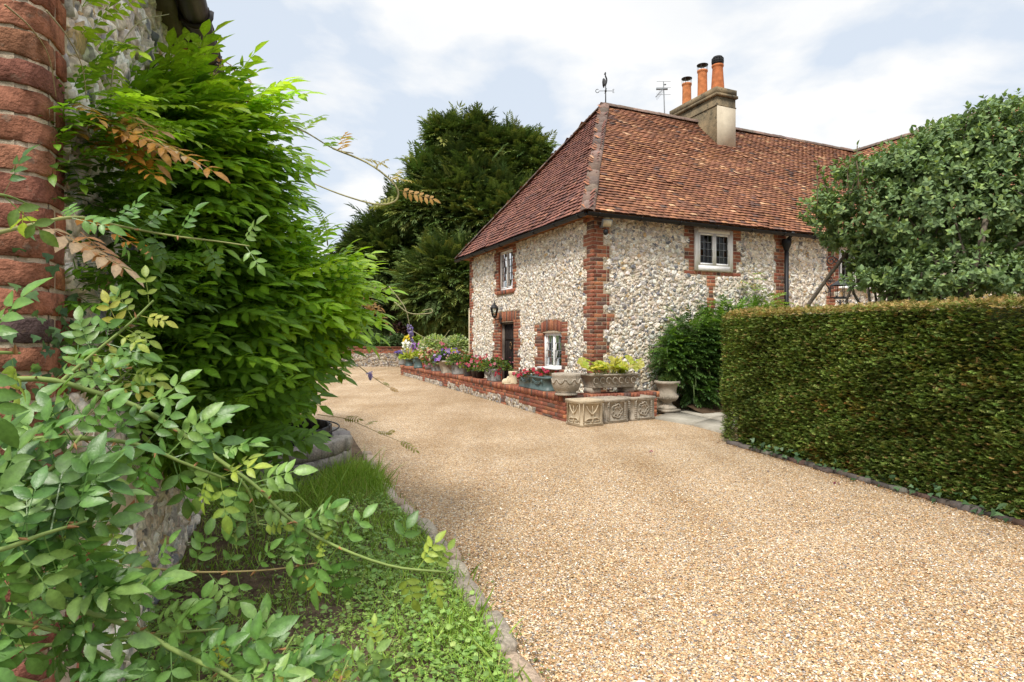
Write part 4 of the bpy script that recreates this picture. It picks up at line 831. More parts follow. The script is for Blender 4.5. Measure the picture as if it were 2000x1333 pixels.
# background trough with a lime plant, and the plant label stake
L0 = A([at(882, 690, 20.6)[0], 20.6, .62]); e = potplant('stone_trough', 'grey trough holding a bright lime bushy plant behind the petunias', L0, M['greystone'], lambda m, c: trough(m, c, A([1.,0,0]), A([0,1.,0]), .50, .3, .56, .34, .28), 'plants behind the wall')
fol(e, L0+Zv*.32+A([-.03,0,0]), (.20,.2,.26), 500, .055, [(.50,.55,.03), (.42,.48,.03)]); 
m = MB(); foliage(m, L0+Zv*.32+A([.28,0,0]), (.16,.16,.2), 160, .06, [(.20,.10,.04), (.28,.13,.05)]); m.build('rusty_foliage', M['leaf'], e)
pb = A([L0[0], 20.75, .03]); m = MB(); m.box(pb+Zv*.28, I3, (.7, .32, .55)); tag(m.build('brick_plinth', M['brick']), 'low plinth behind the flower pots carrying a grey trough', 'plinth')
L0 = wp(upx(814), .42, .45); m = MB(); m.box(L0+Zv*.36, I3, (.045, .02, .72)); m.box(L0+Zv*.70, I3, (.26, .024, .05)); tag(m.build('plant_stake', M['white']), 'white wooden T shaped stake among the flowers', 'stake')
# ------------------------------------------------------------------ stone path
pm = MB()
for q in ([gp(1279,819), gp(1352,832), gp(1385,821), gp(1316,805)], [gp(1354,832.6), gp(1412,848), gp(1440,833), gp(1387,821.5)], [gp(1318,804.6), gp(1386,820.5), gp(1440,806), gp(1352,796)], [gp(1389,821), gp(1441,832), gp(1500,815), gp(1442,806)]):
    q = A(q)+A([0,0,.035]); c = q.mean(0); q = c+(q-c)*.985; V = np.concatenate([q-Zv*.08, q]); pm.add(V, [A([(4,5,6,7)]), A([(0,1,5,4),(1,2,6,5),(2,3,7,6),(3,0,4,7)])])
tag(pm.build('path', M['slab']), None, kind='structure')
so_ = MB(); xs = np.linspace(0, 1, 30)
V = []; 
for i in range(30):
    for j in range(14):
        t, s_ = 1.75+3.6*i/29, -.02-1.05*j/13; p = hp(t, s_, 0); p[2] = .03+.20*(1-j/13)+.03*wob(t, s_, 0, 5.); V.append(p)
ii = A([(i*14+j, i*14+j+1, (i+1)*14+j+1, (i+1)*14+j) for i in range(29) for j in range(13)]); so_.add(V, [ii], (.085,.055,.033)); tag(so_.build('soil_bed', M['soil']), None, kind='structure')
# ------------------------------------------------------------------ clipped yew hedge
HA, HD_ = A([2.97, 8.34, 0.]), unit([.244, -.970, 0]); HN = A([-.970, -.244, 0.])     # HN faces the drive
hedge = empty('hedge', HA, 'clipped dense yew hedge beside the drive with brown trimmed top', 'hedge')
def hedge_h(a): return 1.80-.022*a+.012*wob(a, 0*a, 0*a, 3., 5)
def hedge_pts(n, a0, a1, part):
    a = rng.uniform(a0, a1, n); t = rng.uniform(0, 1, n)
    if part == 'face':
        z = .04+t*(hedge_h(a)-.04); bulge = .05*np.sin(np.pi*z/1.8)+.045*wob(a, 0*a, z, 2.0, 3)+.030*wob(a, 0*a, z, 7., 4)-.10*np.clip((z-1.70)/.1, 0, 1)**2
        c = np.clip((.16-a)/.16, 0, 1); p = HA+HD_*(a-.16)[:,None]+HN*(bulge-.13*c**2)[:,None]; nn = unit(HN-HD_*c[:,None]*.8); p[:, 2] = z
    elif part == 'end':
        z = .04+t*(hedge_h(0*a)-.04); b = a; p = HA-HN*b[:,None]-HD_*(.17+.03*wob(b, z, 0*b, 4., 6)-.05*np.clip((.2-b)/.2, 0, 1)**2)[:,None]; p[:, 2] = z; nn = np.tile(-HD_, (n, 1))
    else:
        b = t*1.25; p = HA+HD_*a[:,None]-HN*b[:,None]; p[:, 2] = hedge_h(a)-.05*np.clip((.1-b)/.1, 0, 1)**2+.012*wob(a, b, 0*a, 5., 8); nn = np.tile(A([0,0,1.]), (n, 1))
    return p, nn
YEWC = [(.125,.190,.034), (.19,.26,.048), (.08,.13,.026), (.31,.36,.10), (.28,.185,.065)]; YEWP = [5, 4, 2.6, 2.0, 1.3]
def sprig():
    ps = []
    for k in range(4):
        y = .15+.2*k
        for sg in (-1, 1): ps.append(xf((DIA[0]*A([.55,1,1]), DIA[1], DIA[2]), A([sg*.8, .6, .05]), A([0,0,1.]), A([0,y,0]), (.42,.42,.42)))
    ps.append(xf((DIA[0]*A([.5,1,1]), DIA[1], DIA[2]), A([0,1,.0]), A([0,0,1.]), A([0,.7,0]), (.4,.4,.4))); return merge(ps)
SPRIG = sprig(); hm = MB()
for part, n, a0, a1, dep in (('face', 66000, 0, 5.2, .055), ('face', 5000, 5.2, 10, .05), ('end', 9000, 0, 1.25, .05), ('top', 15000, 0, 5.2, .03), ('top', 1500, 5.2, 10, .03)):
    p, nn = hedge_pts(n, a0, a1, part); q = rng.random(n)**1.5-(.7*rng.random(n) if part == 'top' else 0); p = p-nn*(q*dep)[:,None]+nn*(rng.random(n) < .03)[:,None]*.02
    side = rdir(n)*A([1,1,.25]); d = unit(nn*rng.uniform(.35, 1., n)[:,None]+side*.9+A([0,0,.12])); up = unit(A([0,0,1.])+rdir(n)*.55+nn*.35)
    c = pick(YEWC, YEWP, n, .2); pa = wob(p[:,0], p[:,1], p[:,2], 2.6, 12); c *= (1+.30*pa)[:,None]; br = (wob(p[:,0], p[:,1], p[:,2], 3.4, 77) > .55) & (rng.random(n) < .5); c[br] = c[br]*A([1.5,.95,.9])
    if part == 'top': c = pick([(.44,.30,.11), (.36,.28,.09), (.24,.23,.06), (.50,.34,.15)], [4,3,2,2], n, .2)
    else:
        tan = (p[:,2] > hedge_h(0)-.085-.04*rng.random(n)) & (rng.random(n) < .7); c[tan] = pick([(.46,.32,.12), (.36,.28,.10), (.28,.25,.07)], [2,2,1], n, .2)[tan]
    scatter(hm, SPRIG, p, d, up, rng.uniform(.030, .054, n)*(1 if part != 'top' else .7), c)
n = 700; p, nn = hedge_pts(n, 0, 5.2, 'face'); d = unit(nn+rdir(n)*.7+A([0,0,.5])); scatter(hm, SPRIG, p, d, unit(A([0,0,1.])+rdir(n)*.5), rng.uniform(.05, .095, n), pick([(.17,.24,.05), (.12,.19,.04), (.26,.31,.08)], [3,3,1], n, .15))
n = 500; p, nn = hedge_pts(n, 0, 5.2, 'top'); scatter(hm, SPRIG, p, unit(Zv+rdir(n)*.5), rdir(n), rng.uniform(.035, .08, n), pick([(.40,.29,.11), (.22,.24,.06)], [2,2], n, .15))
hm.build('foliage', M['needle'], hedge)
cm = MB(); aa = np.linspace(.15, 10, 40); 
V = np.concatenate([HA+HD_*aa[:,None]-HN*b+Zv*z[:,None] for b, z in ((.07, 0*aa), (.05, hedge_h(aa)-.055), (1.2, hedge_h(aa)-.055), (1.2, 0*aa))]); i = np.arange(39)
cm.add(V, [np.concatenate([np.stack([i+40*k, i+1+40*k, i+41+40*k, i+40+40*k], -1) for k in range(3)]), A([(0, 40, 80, 120)])], (.018,.020,.008)); cm.build('dark_core', M['bark'], hedge)  # solid near-black fill, its colour standing in for shade inside the hedge
kb = MB(); a = .1
while a < 6:
    l_ = rng.uniform(.16, .30); kb.box(HA+HD_*(a+l_/2)+HN*(.03+rng.normal(0, .012))+Zv*.0, [unit(HD_+HN*rng.normal(0, .05)), HN, Zv], (l_-.015, .10, rng.uniform(.07, .11)), pick([(.11,.07,.055), (.12,.105,.09), (.085,.07,.06)], [2,2,1], 1)[0]); a += l_
tag(kb.build('kerb', M['brick'], base=HA), None, kind='structure')
iv = MB(); n = 130; a = rng.uniform(.6, 5.2, n); p = HA+HD_*a[:,None]+HN*rng.uniform(.02, .14, (n,1)); p[:, 2] = rng.uniform(.02, .16, n)
IVY = (A([(0,0,0),(-.5,.1,.04),(-.42,.45,.02),(-.2,.5,0),(0,1,-.1),(.2,.5,0),(.42,.45,.02),(.5,.1,.04)], float), [A([(0,2,1),(0,3,2),(0,4,3),(0,5,4),(0,6,5),(0,7,6)])], A([1.2,1,1,1,1,1,1,1]))
scatter(iv, IVY, p, unit(HN*.6+A([0,0,-.3])+rdir(n)*.6), unit(HN*.7+A([0,0,.7])+rdir(n)*.3), rng.uniform(.04, .075, n), pick([(.07,.14,.06), (.11,.20,.09), (.05,.10,.04)], [2,2,2], n)); tag(iv.build('ivy', M['leaf'], base=HA), 'ivy trailing along the foot of the clipped hedge', 'ivy')
# ------------------------------------------------------------------ trees and shrubs
def limbs(mb, base, tips, r0, col, seed=1, wig=.12):
    r = np.random.default_rng(seed)
    for t in tips:
        t = A(t, float); L_ = np.linalg.norm(t-base); ph = r.normal(0, wig*L_, (2, 3)); P = smooth_path([base, base+(t-base)*.35+ph[0]+Zv*.12*L_, base+(t-base)*.7+ph[1]*.7, t], 14)
        mb.tube(P, np.linspace(r0, r0*.18, 14), 7, col)
shp = at(1800, 600, 7.4); shp[2] = 0
sh = empty('large_shrub', shp, 'large broadleaf evergreen shrub rising above the clipped hedge', 'shrub'); LB = [(1748,312,7.1,.20,.3,.15), (1830,262,7.0,.22,.3,.16), (1895,232,6.9,.20,.3,.14), (1790,290,7.0,.16,.3,.12), (1965,205,6.9,.16,.3,.12), (1705,490,7.3,.26,.3,.22), (1675,520,7.3,.16,.25,.14), (1735,325,7.1,.42,.5,.26), (1850,285,7.0,.48,.5,.34), (1935,240,6.9,.42,.45,.30), (1668,335,7.2,.28,.3,.20), (1790,300,7.0,.35,.4,.28), (1700,545,7.0,.35,.4,.16), (1800,560,6.9,.5,.5,.2), (1980,540,6.6,.6,.5,.25), (1850,420,7.0,1.02,.85,.80), (2010,370,6.8,.98,.8,.95), (1705,425,7.2,.68,.65,.50), (1618,405,7.3,.34,.4,.30), (1890,535,6.7,.95,.6,.36), (1800,345,7.0,.58,.55,.40), (1930,300,6.9,.55,.5,.42), (2150,420,6.8,1.0,.9,1.1), (1750,520,7.2,.45,.5,.32), (1640,465,7.4,.28,.3,.16)]
lm = MB(); sm = MB(); tipsL = []
for px, py, Y, rx, ry, rz in LB:
    n = int(560*rx*rz/.5); c_ = at(px, py, Y); p, o_ = shell(c_, (rx, ry, rz), n, .35)
    tipsL += [c_+rdir(1)[0]*A([rx, ry, rz])*.6 for _ in range(5)]
    for k in range(n):                      # a rosette of leaves at each twig end
        ax = unit(o_[k]*.9+A([0,0,.55])+rdir(1)[0]*.4); m_ = rng.integers(6, 9); s1 = unit(np.cross(ax, rdir(1)[0])); s2 = np.cross(ax, s1); a = np.arange(m_)*2.4+rng.uniform(0, 6); w_ = np.linspace(.25, 1.15, m_)
        d = unit(ax*(1.1-w_)[:,None]+(np.cos(a)[:,None]*s1+np.sin(a)[:,None]*s2)*w_[:,None]); nn = unit(ax+d*-.3+rdir(m_)*.2); off = -ax*.05*w_[:,None]
        cc = pick([(.165,.245,.10), (.21,.30,.115), (.12,.185,.08), (.28,.37,.12)], [4,3,3,1.2], m_, .12); 
        if rng.random() < .0: cc = pick([(.32,.16,.05), (.30,.10,.05)], [1,1], m_)
        scatter(lm, LEAF4, p[k]+off, d, nn, rng.uniform(.045, .078, m_), cc)
for k in range(16):                     # long leader shoots above the outline
    px = rng.uniform(1590, 1990); top = np.interp(px, [1560,1640,1700,1800,1900,2000], [350,300,290,255,225,190]); b_ = at(px, top+75, 6.9+rng.uniform(-.3, .3)); t_ = b_+A([rng.normal(0,.05), 0, rng.uniform(.3, .55)]); sm = MB(); sm.tube(smooth_path([b_, (b_+t_)/2+rdir(1)[0]*.02, t_], 6), .006, 5, (.16,.12,.07)); sm.build('shoot', M['stem'], sh); n = 14; q = np.linspace(.2, 1, n)
    scatter(lm, LEAF4, b_+(t_-b_)*q[:,None], unit(rdir(n)*A([1,1,.3])+A([0,0,.6])), unit(rdir(n)*.5+A([0,-.3,1])), rng.uniform(.05, .075, n), pick([(.13,.21,.06), (.10,.17,.06)], [1,1], n))
lm.build('crown', M['leafdull'], sh); tk = MB()
limbs(tk, shp, [t for t in tipsL if t[0] > 4.3][::3], .04, (.15,.125,.095), 3); limbs(tk, at(1715, 600, 7.3)*A([1,1,0])+Zv*.3, [at(1700,440,7.3), at(1720,400,7.3)], .03, (.16,.14,.11), 5); limbs(tk, at(1745, 600, 7.3)*A([1,1,0])+Zv*.3, [at(1780,430,7.1), at(1700,440,7.2)], .04, (.16,.14,.11), 6)
tk.build('trunk', M['bark'], sh)
# old yew behind the cottage
def yew_t(r):
    ps = []; nd = (DIA[0]*A([.42,1,1]), DIA[1], DIA[2])
    for k in range(9):
        y = .06+.10*k; L_ = .42*(1-.55*k/9)*r.uniform(.8, 1.2)
        for sg in (-1, 1):
            d = unit(A([sg*.85, .55, -.22+r.normal(0, .22)])); b = A([0, y, -.30*y*y]); ps.append(xf(nd, d, A([0,0,1.]), b, (L_,)*3))
            ps.append(xf(nd, d+A([0,.7,-.2]), A([sg*.3,0,1.]), b+d*L_*.5, (L_*.6,)*3)); 
    ps.append(xf(nd, A([0,1,-.6]), A([0,0,1.]), A([0,.82,-.2]), (.32,)*3)); return merge(ps)
YT = [yew_t(np.random.default_rng(k)) for k in range(3)]
def conifer(name, label, base, lobes, n0, cols, prob, sp, seed, top=None):
    e = empty(name, base, label, 'tree', 'conifers behind the cottage'); m = MB(); tm_ = MB(); tips = []
    for (c_, r_, k_) in lobes:
        n = int(n0*k_); p, o_ = shell(c_, r_, n, .40); up = np.clip(o_[:,2:3], -.2, 1)
        d = unit(o_*A([1,1,.35])+A([0,0,.18])+up*A([0,0,.75])+rdir(n)*.5); nn = unit(A([0,0,1.])+o_*.35+rdir(n)*.25); s_ = sp*np.exp(rng.normal(0, .28, n)); spk = (rng.random(n) < .07) & (o_[:,2] > .25); s_[spk] *= 1.55; d[spk] = unit(d[spk]+A([0,0,.35])); p[spk] = A(c_)+(p[spk]-A(c_))*1.04
        c = pick(cols, prob, n, .18); c *= (1+.35*wob(p[:,0], p[:,1], p[:,2], .55, seed))[:,None]; multi(m, YT, p, d, nn, s_, c); tips += [A(c_)+rdir(1)[0]*A(r_)*.75 for _ in range(7)]
    m.build('crown', M['needle'], e); limbs(tm_, base, [t for t in tips if t[2] > 4][::2], .42, (.09,.065,.05), seed, .06); tm_.build('trunk', M['bark'], e); return e
def lob(px, py, Y, rx, rz, ry=None, k=1.): s_ = Y/F; return (at(px, py, Y), (rx*s_, ry or rx*s_*.9, rz*s_), k)
yb = at(930, 660, 34); yb[2] = 0
conifer('yew_tree', 'tall old yew tree with feathery uneven crown behind the cottage', yb, [lob(930,262,34,20,30,k=.15), lob(838,345,34,36,34,k=.2), lob(870,270,34,34,34,k=.2), lob(900,275,34,24,26,k=.15), lob(1000,285,34,26,30,k=.15), lob(810,410,34,40,34,k=.25), lob(1045,345,34,34,46,k=.3), lob(1030,300,34,34,26,k=.18), lob(930,440,34,100,140,k=1.6), lob(945,310,34,46,52,k=.5), lob(1010,345,34,40,50,k=.5), lob(870,400,33.5,56,60,k=.65), lob(985,460,33,90,110,k=1.), lob(890,330,34,48,52,k=.4), lob(900,560,32.5,120,100,k=1.2)], 4300, [(.11,.168,.042), (.16,.215,.052), (.076,.126,.034), (.23,.26,.066)], [4,3,3,1.6], .56, 41)
yb = at(790, 660, 38); yb[2] = 0
conifer('yew_tree', 'lower spreading dark yew tree with branches down to the ground', yb, [lob(765,520,36.5,92,82,k=1.4), lob(700,540,36.5,48,70,k=.6), lob(830,490,36.5,66,90,k=.9), lob(800,420,36.5,46,50,k=.45), lob(760,455,36.5,44,40,k=.35), lob(870,470,36,60,80,k=.6), lob(770,600,39,120,80,k=1.2), lob(860,590,39,75,90,k=.9), lob(690,600,38.5,66,60,k=.6), lob(640,620,38,60,60,k=.6), lob(725,480,36.5,40,30,k=.3), lob(940,600,39,80,80,k=.8)], 4000, [(.08,.128,.030), (.112,.156,.035), (.06,.095,.025), (.145,.18,.045)], [4,3,3,1], .58, 43)
# wisteria on the drive side of the cottage
wb = hp(3.3, -.25, 0); wi = empty('wisteria', wb, 'dark green wisteria with hanging seed pods at the foot of the cottage wall', 'climber'); m = MB()
for t, s_, z, rt_, rs, rz, n, bright in ((2.2,-.35,1.45,.62,.28,.42,330,0), (3.0,-.45,1.65,.75,.35,.42,420,1), (2.0,-.40,.95,.75,.30,.42,360,0), (2.9,-.50,1.0,.85,.35,.55,460,0), (2.3,-.55,.42,.5,.25,.22,130,0), (3.7,-.3,1.85,.6,.25,.22,220,1), (4.35,-.2,2.15,.30,.15,.22,90,2), (3.9,-.25,1.4,.7,.3,.5,240,0), (1.75,-.3,1.3,.35,.2,.2,110,1), (1.9,-.2,1.72,.10,.1,.20,24,1), (2.85,-.2,2.15,.10,.1,.16,20,1), (3.5,-.15,2.05,.5,.1,.1,60,1), (3.95,-.1,2.55,.06,.05,.35,16,2)):
    p, o_ = shell((0,0,0), (rt_, rs, rz), n, .3); P_ = hp(t, s_, z)+p[:, :1]*Rv+p[:, 1:2]*Lv+p[:, 2:]*Zv; ow = unit(o_[:, :1]*Rv+o_[:, 1:2]*Lv+o_[:, 2:]*Zv)
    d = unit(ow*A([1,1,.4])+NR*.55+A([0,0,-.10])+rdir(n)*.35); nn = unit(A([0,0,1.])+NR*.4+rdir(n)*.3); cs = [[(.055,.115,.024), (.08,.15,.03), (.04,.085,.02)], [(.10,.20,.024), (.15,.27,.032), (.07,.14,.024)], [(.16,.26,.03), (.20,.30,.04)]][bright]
    multi(m, FRONDS, P_, d, nn, rng.uniform(.22, .34, n), pick(cs, [1]*len(cs), n, .15))
m.build('foliage', M['leaf'], wi); m = MB()
for k in range(16):
    p = hp(rng.uniform(1.7, 3.3), -.72-rng.uniform(0, .1), rng.uniform(.45, .95)); m.tube(smooth_path([p, p-Zv*.08, p-Zv*rng.uniform(.14, .26)+Rv*.01], 7), [.004,.007,.009,.009,.008,.006,.003], 6, (.17,.24,.09))
m.build('seed_pods', M['stem'], wi); m = MB(); limbs(m, wb, [hp(2.2,-.3,1.4), hp(3,-.3,1.6), hp(3.8,-.2,1.9), hp(4.4,-.15,2.1), hp(2,-.3,.9), hp(3.2,-.4,1.2)], .05, (.12,.09,.065), 8); m.build('stem', M['bark'], wi)
# ------------------------------------------------------------------ outbuilding on the near side
C0 = A([-1.278, 1.64, 0.]); EU = -WN; EN = -WD; OH, OL = 3.16, 8.0
ob = empty('outbuilding', C0, 'flint outbuilding with rounded brick corner overgrown by wisteria', 'building'); m = MB(); fb = MB(); qb = MB(); rects = []
m.add([C0+WD*.06, C0+WD*OL, C0+WD*OL+Zv*OH, C0+WD*.06+Zv*OH], [A([(0,1,2,3)])]); m.add([C0+EU*.06, C0+EU*4, C0+EU*4+Zv*OH, C0+EU*.06+Zv*OH], [A([(0,1,2,3)])]); m.add([C0+WD*OL, C0+WD*OL+EU*4, C0+WD*OL+EU*4+Zv*OH, C0+WD*OL+Zv*OH], [A([(0,1,2,3)])])
m.lathe(C0+WD*.075+EU*.075, [(.0738,0),(.0738,OH)], 20)
v = 0.; i = 0
while v < OH-.02:
    wa, we = [(.095, .23), (.17, .12)][i % 2]; r_ = .075; jo = rng.normal(0, .0008); an = np.linspace(0, np.pi/2, 7); cc = C0+WD*r_+EU*r_
    out_ = [C0+EU*we]+[cc+EN*r_*np.cos(x)+WN*r_*np.sin(x) for x in an]+[C0+WD*wa]; out_ = A(out_)+(EN+WN)*(jo+.0045); inn = A([C0+EU*we+WD*.05, cc+(WD+EU)*.0, C0+WD*wa+EU*.05]); ctr = cc+(WD+EU)*.0
    col = pick([(.27,.115,.070), (.32,.145,.085), (.22,.090,.060), (.10,.070,.062)], [5,3,3,.9], 1, .12)[0]; k = len(out_); h_ = CH-.012
    rings = []
    for z, ins in ((.0, .0025), (.004, 0), (h_-.004, 0), (h_, .0025)): rings.append(out_+(ctr-out_)/np.linalg.norm(ctr-out_, axis=1)[:,None]*ins+Zv*(v+z)+rng.normal(0, .0022, (k,3)))
    j = np.arange(k-1); F_ = np.concatenate([np.stack([j+k*q, j+1+k*q, j+1+k*(q+1), j+k*(q+1)], -1) for q in range(3)]); Vv = np.concatenate(rings+[ctr[None]+Zv*v, ctr[None]+Zv*(v+h_)])
    qb.add(Vv, [F_, np.stack([j+1, j, 0*j+4*k], -1), np.stack([j+3*k, j+1+3*k, 0*j+4*k+1], -1)], col)
    wide = .32 if (i//4) % 4 == 0 else .172
    if wide-wa > .05: course(qb, C0, WD, WN, wa+JT, wide, v, CH-.012, par=i, col=None)
    course(qb, C0, EU, EN, we+JT, .9, v, CH-.012, par=i); rects.append((0, wide, v, v+CH)); v += CH; i += 1
flints(fb, C0, WD, WN, 0, 3.2, .0, OH, .075, keeper(rects, []), depth=.04, coursed=.2); flints(fb, C0, WD, WN, 3.2, OL, .0, OH, .12, keeper(rects, []), depth=.05, coursed=.2); flints(fb, C0, WD, WN, 0, 3.2, .0, OH, .04, keeper(rects, []), depth=.022, coursed=.0)
wo = m.build('wall', M['mortar'], ob); fb.build('flintwork', M['flint'], wo); qb.build('brick_quoin', M['oldbrick'], wo)
bt = MB(); b0, b1, bh, bpj = .13, .80, .80, .05; bc = C0+WD*(b0+b1)/2
V = [C0+WD*a_+WN*p_+Zv*z for a_ in (b0, b1) for p_, z in ((0, 0), (bpj, 0), (bpj, bh), (0, bh+.12))]; bt.add(V, [A([(0,1,2,3),(7,6,5,4),(1,5,6,2),(2,6,7,3)])]); bo = bt.build('buttress', M['mortar'], ob)
f3 = MB(); flints(f3, C0+WN*bpj, WD, WN, b0+.2, b1, .05, bh-.07, .11, depth=.05, coursed=.2); f3.build('flintwork', M['flint'], bo); m = MB(); jamb(m, C0+WN*bpj, WD, WN, b0, 1, 0, bh-.06, .22, .13); course(m, C0+WN*bpj, WD, WN, b0, b1, bh-.075); m.build('brick_edge', M['brick'], bo)
m = MB(); sl_ = unit(WN*bpj-Zv*.09); nn = unit(np.cross(WD, sl_)); nn = nn*np.sign(nn[2]); m.box(C0+WD*(b0+b1)/2+WN*(bpj/2+.005)+Zv*(bh+.07), [WD, sl_, nn], (b1-b0+.05, .17, .03)); m.build('coping_slab', M['palestone'], bo)
m = MB(); m.box(C0+WD*OL/2+WN*.045+Zv*(OH-.03), [WD, WN, Zv], (OL, .10, .16)); m.box(C0+WD*OL/2+WN*.075+Zv*(OH+.06), [WD, WN, Zv], (OL, .16, .025)); m.build('eaves_board', M['oldwood'], ob)
m = MB(); gz = C0+WN*.17+Zv*(OH-.04); gutter(m, gz-WD*.1, gz+WD*OL, WN, .07)
for a_ in (1.55, 2.55, 3.3): m.tube([gz+WD*a_+np.cos(x)*.078*WN+np.sin(x)*.078*Zv for x in np.linspace(np.pi*.95, 2.05*np.pi, 9)], .016, 6)
m.box(gz+WD*2.9-Zv*.05, [WD, WN, Zv], (.16, .16, .13)); m.build('gutter', M['brownplastic'], ob)
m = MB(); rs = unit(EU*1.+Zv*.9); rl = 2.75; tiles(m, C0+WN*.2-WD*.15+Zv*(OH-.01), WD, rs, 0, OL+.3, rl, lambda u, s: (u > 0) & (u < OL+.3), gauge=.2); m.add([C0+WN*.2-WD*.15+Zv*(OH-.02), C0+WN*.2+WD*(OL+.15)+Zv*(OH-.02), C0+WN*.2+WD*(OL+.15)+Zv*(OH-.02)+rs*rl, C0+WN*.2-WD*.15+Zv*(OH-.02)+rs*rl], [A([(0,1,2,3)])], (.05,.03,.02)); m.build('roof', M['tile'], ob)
# ------------------------------------------------------------------ wisteria over the outbuilding
wb = A([-2.75, 6.6, 0.]); SC = .76; wi = empty('wisteria', wb, 'large bright green wisteria spilling off the outbuilding wall towards the drive', 'climber'); m = MB()
BR = [[(.10,.21,.02), (.135,.26,.024), (.075,.155,.017)], [(.20,.37,.026), (.25,.43,.032), (.15,.30,.022)], [(.30,.48,.03), (.36,.53,.04), (.24,.42,.026)]]  # three leaf tones: sunlit lobes painted brighter, shaded lobes darker
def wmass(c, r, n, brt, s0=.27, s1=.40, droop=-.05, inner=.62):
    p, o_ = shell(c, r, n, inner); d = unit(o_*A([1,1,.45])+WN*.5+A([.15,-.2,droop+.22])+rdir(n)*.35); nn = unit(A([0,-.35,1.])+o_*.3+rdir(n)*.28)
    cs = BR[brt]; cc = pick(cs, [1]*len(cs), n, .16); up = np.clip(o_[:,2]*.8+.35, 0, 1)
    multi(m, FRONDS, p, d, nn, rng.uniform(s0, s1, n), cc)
def wl_(px, py, Y, rx, ry, rz, n, b, **k):
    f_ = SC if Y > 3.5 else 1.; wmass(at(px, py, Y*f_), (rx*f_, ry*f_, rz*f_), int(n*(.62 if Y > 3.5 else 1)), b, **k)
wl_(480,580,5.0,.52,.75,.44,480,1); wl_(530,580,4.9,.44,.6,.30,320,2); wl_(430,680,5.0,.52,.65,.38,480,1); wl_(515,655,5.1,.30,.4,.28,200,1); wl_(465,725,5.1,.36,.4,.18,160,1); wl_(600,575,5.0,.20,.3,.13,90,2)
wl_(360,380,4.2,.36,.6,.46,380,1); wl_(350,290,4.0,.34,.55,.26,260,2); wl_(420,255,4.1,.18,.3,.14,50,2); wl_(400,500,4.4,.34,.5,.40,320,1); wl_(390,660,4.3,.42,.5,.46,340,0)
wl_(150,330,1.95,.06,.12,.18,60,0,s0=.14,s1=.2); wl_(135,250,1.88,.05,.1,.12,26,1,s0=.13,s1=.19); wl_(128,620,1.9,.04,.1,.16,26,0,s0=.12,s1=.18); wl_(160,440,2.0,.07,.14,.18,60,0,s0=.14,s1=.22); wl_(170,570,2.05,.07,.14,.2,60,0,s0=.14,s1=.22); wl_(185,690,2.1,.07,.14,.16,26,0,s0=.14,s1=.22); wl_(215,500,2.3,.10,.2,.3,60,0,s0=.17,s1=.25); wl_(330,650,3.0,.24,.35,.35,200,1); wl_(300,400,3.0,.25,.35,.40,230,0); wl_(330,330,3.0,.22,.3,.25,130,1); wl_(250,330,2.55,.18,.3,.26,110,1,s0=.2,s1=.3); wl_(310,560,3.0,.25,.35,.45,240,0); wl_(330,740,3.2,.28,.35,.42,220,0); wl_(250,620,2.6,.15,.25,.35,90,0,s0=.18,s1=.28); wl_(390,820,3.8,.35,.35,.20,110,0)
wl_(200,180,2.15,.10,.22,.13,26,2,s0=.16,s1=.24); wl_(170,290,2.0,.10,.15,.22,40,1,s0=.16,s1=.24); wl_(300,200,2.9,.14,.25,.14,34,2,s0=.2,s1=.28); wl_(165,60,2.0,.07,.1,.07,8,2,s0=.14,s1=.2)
m.build('foliage', M['leaf'], wi); m = MB()
def bronze(px, py, Y, n, sp): 
    c = at(px, py, Y); p = c+rng.normal(0, 1, (n,3))*A([sp, .06, sp*.45]); multi(m, FRONDS, p, unit(A([.9,-.2,-.25])+rdir(n)*.35), unit(A([0,-.4,1.])+rdir(n)*.25), rng.uniform(.14, .24, n), pick([(.36,.17,.03), (.42,.23,.05), (.30,.17,.07), (.40,.30,.18)], [4,3,2,1], n, .12))
bronze(215,270,1.95,12,.10); bronze(150,215,1.85,4,.05); bronze(380,140,3.2,9,.07); bronze(380,190,3.2,7,.07); bronze(600,625,4.2,10,.14); bronze(470,660,4.0,5,.08); bronze(680,580,4.4,6,.10); bronze(110,450,1.5,3,.05)
m.build('bronze_foliage', M['leaf'], wi); m = MB(); fm2 = MB()
def shoot(pts, r0, col=(.22,.19,.08), n=40, fr=None, cols=None, fs=(.12, .2)):
    m = MB(); P = smooth_path([at(*q) for q in pts], n); m.tube(P, np.linspace(r0, r0*.45, n), 6, col)
    m.build('shoot', M['stem'], wi)
    if fr:
        q = (A(fr)*(n-1)).astype(int); k = len(q); T = unit(np.gradient(P, axis=0))[q]; sd = A([(-1)**j for j in range(k)])[:,None]
        multi(fm2, FRONDS, P[q], unit(T*.5+np.cross(T, Zv)*sd*.5+A([0,-.1,.25])*1+rdir(k)*.3), unit(A([0,-.7,.7])+rdir(k)*.3), rng.uniform(*fs, k), pick(cols, [1]*len(cols), k, .12))
GN = [(.13,.22,.03), (.17,.27,.04)]; GB = [(.28,.22,.04), (.34,.20,.05), (.20,.20,.04)]
shoot([(330,310,4.0),(400,275,4.0),(500,246,4.0),(580,252,3.95),(650,290,3.9),(690,300,3.9)], .008, fr=(.3,.42,.5,.58,.66,.74,.8), cols=GN, fs=(.2,.33))
shoot([(650,290,3.9),(720,320,3.85),(770,360,3.8),(775,390,3.8),(740,400,3.8),(680,385,3.85),(620,362,3.9),(603,350,3.9),(612,340,3.9),(645,332,3.9)], .007, (.34,.30,.15), fr=(.04,.08,.13,.18,.22,.27,.32), cols=GB, fs=(.13,.24))
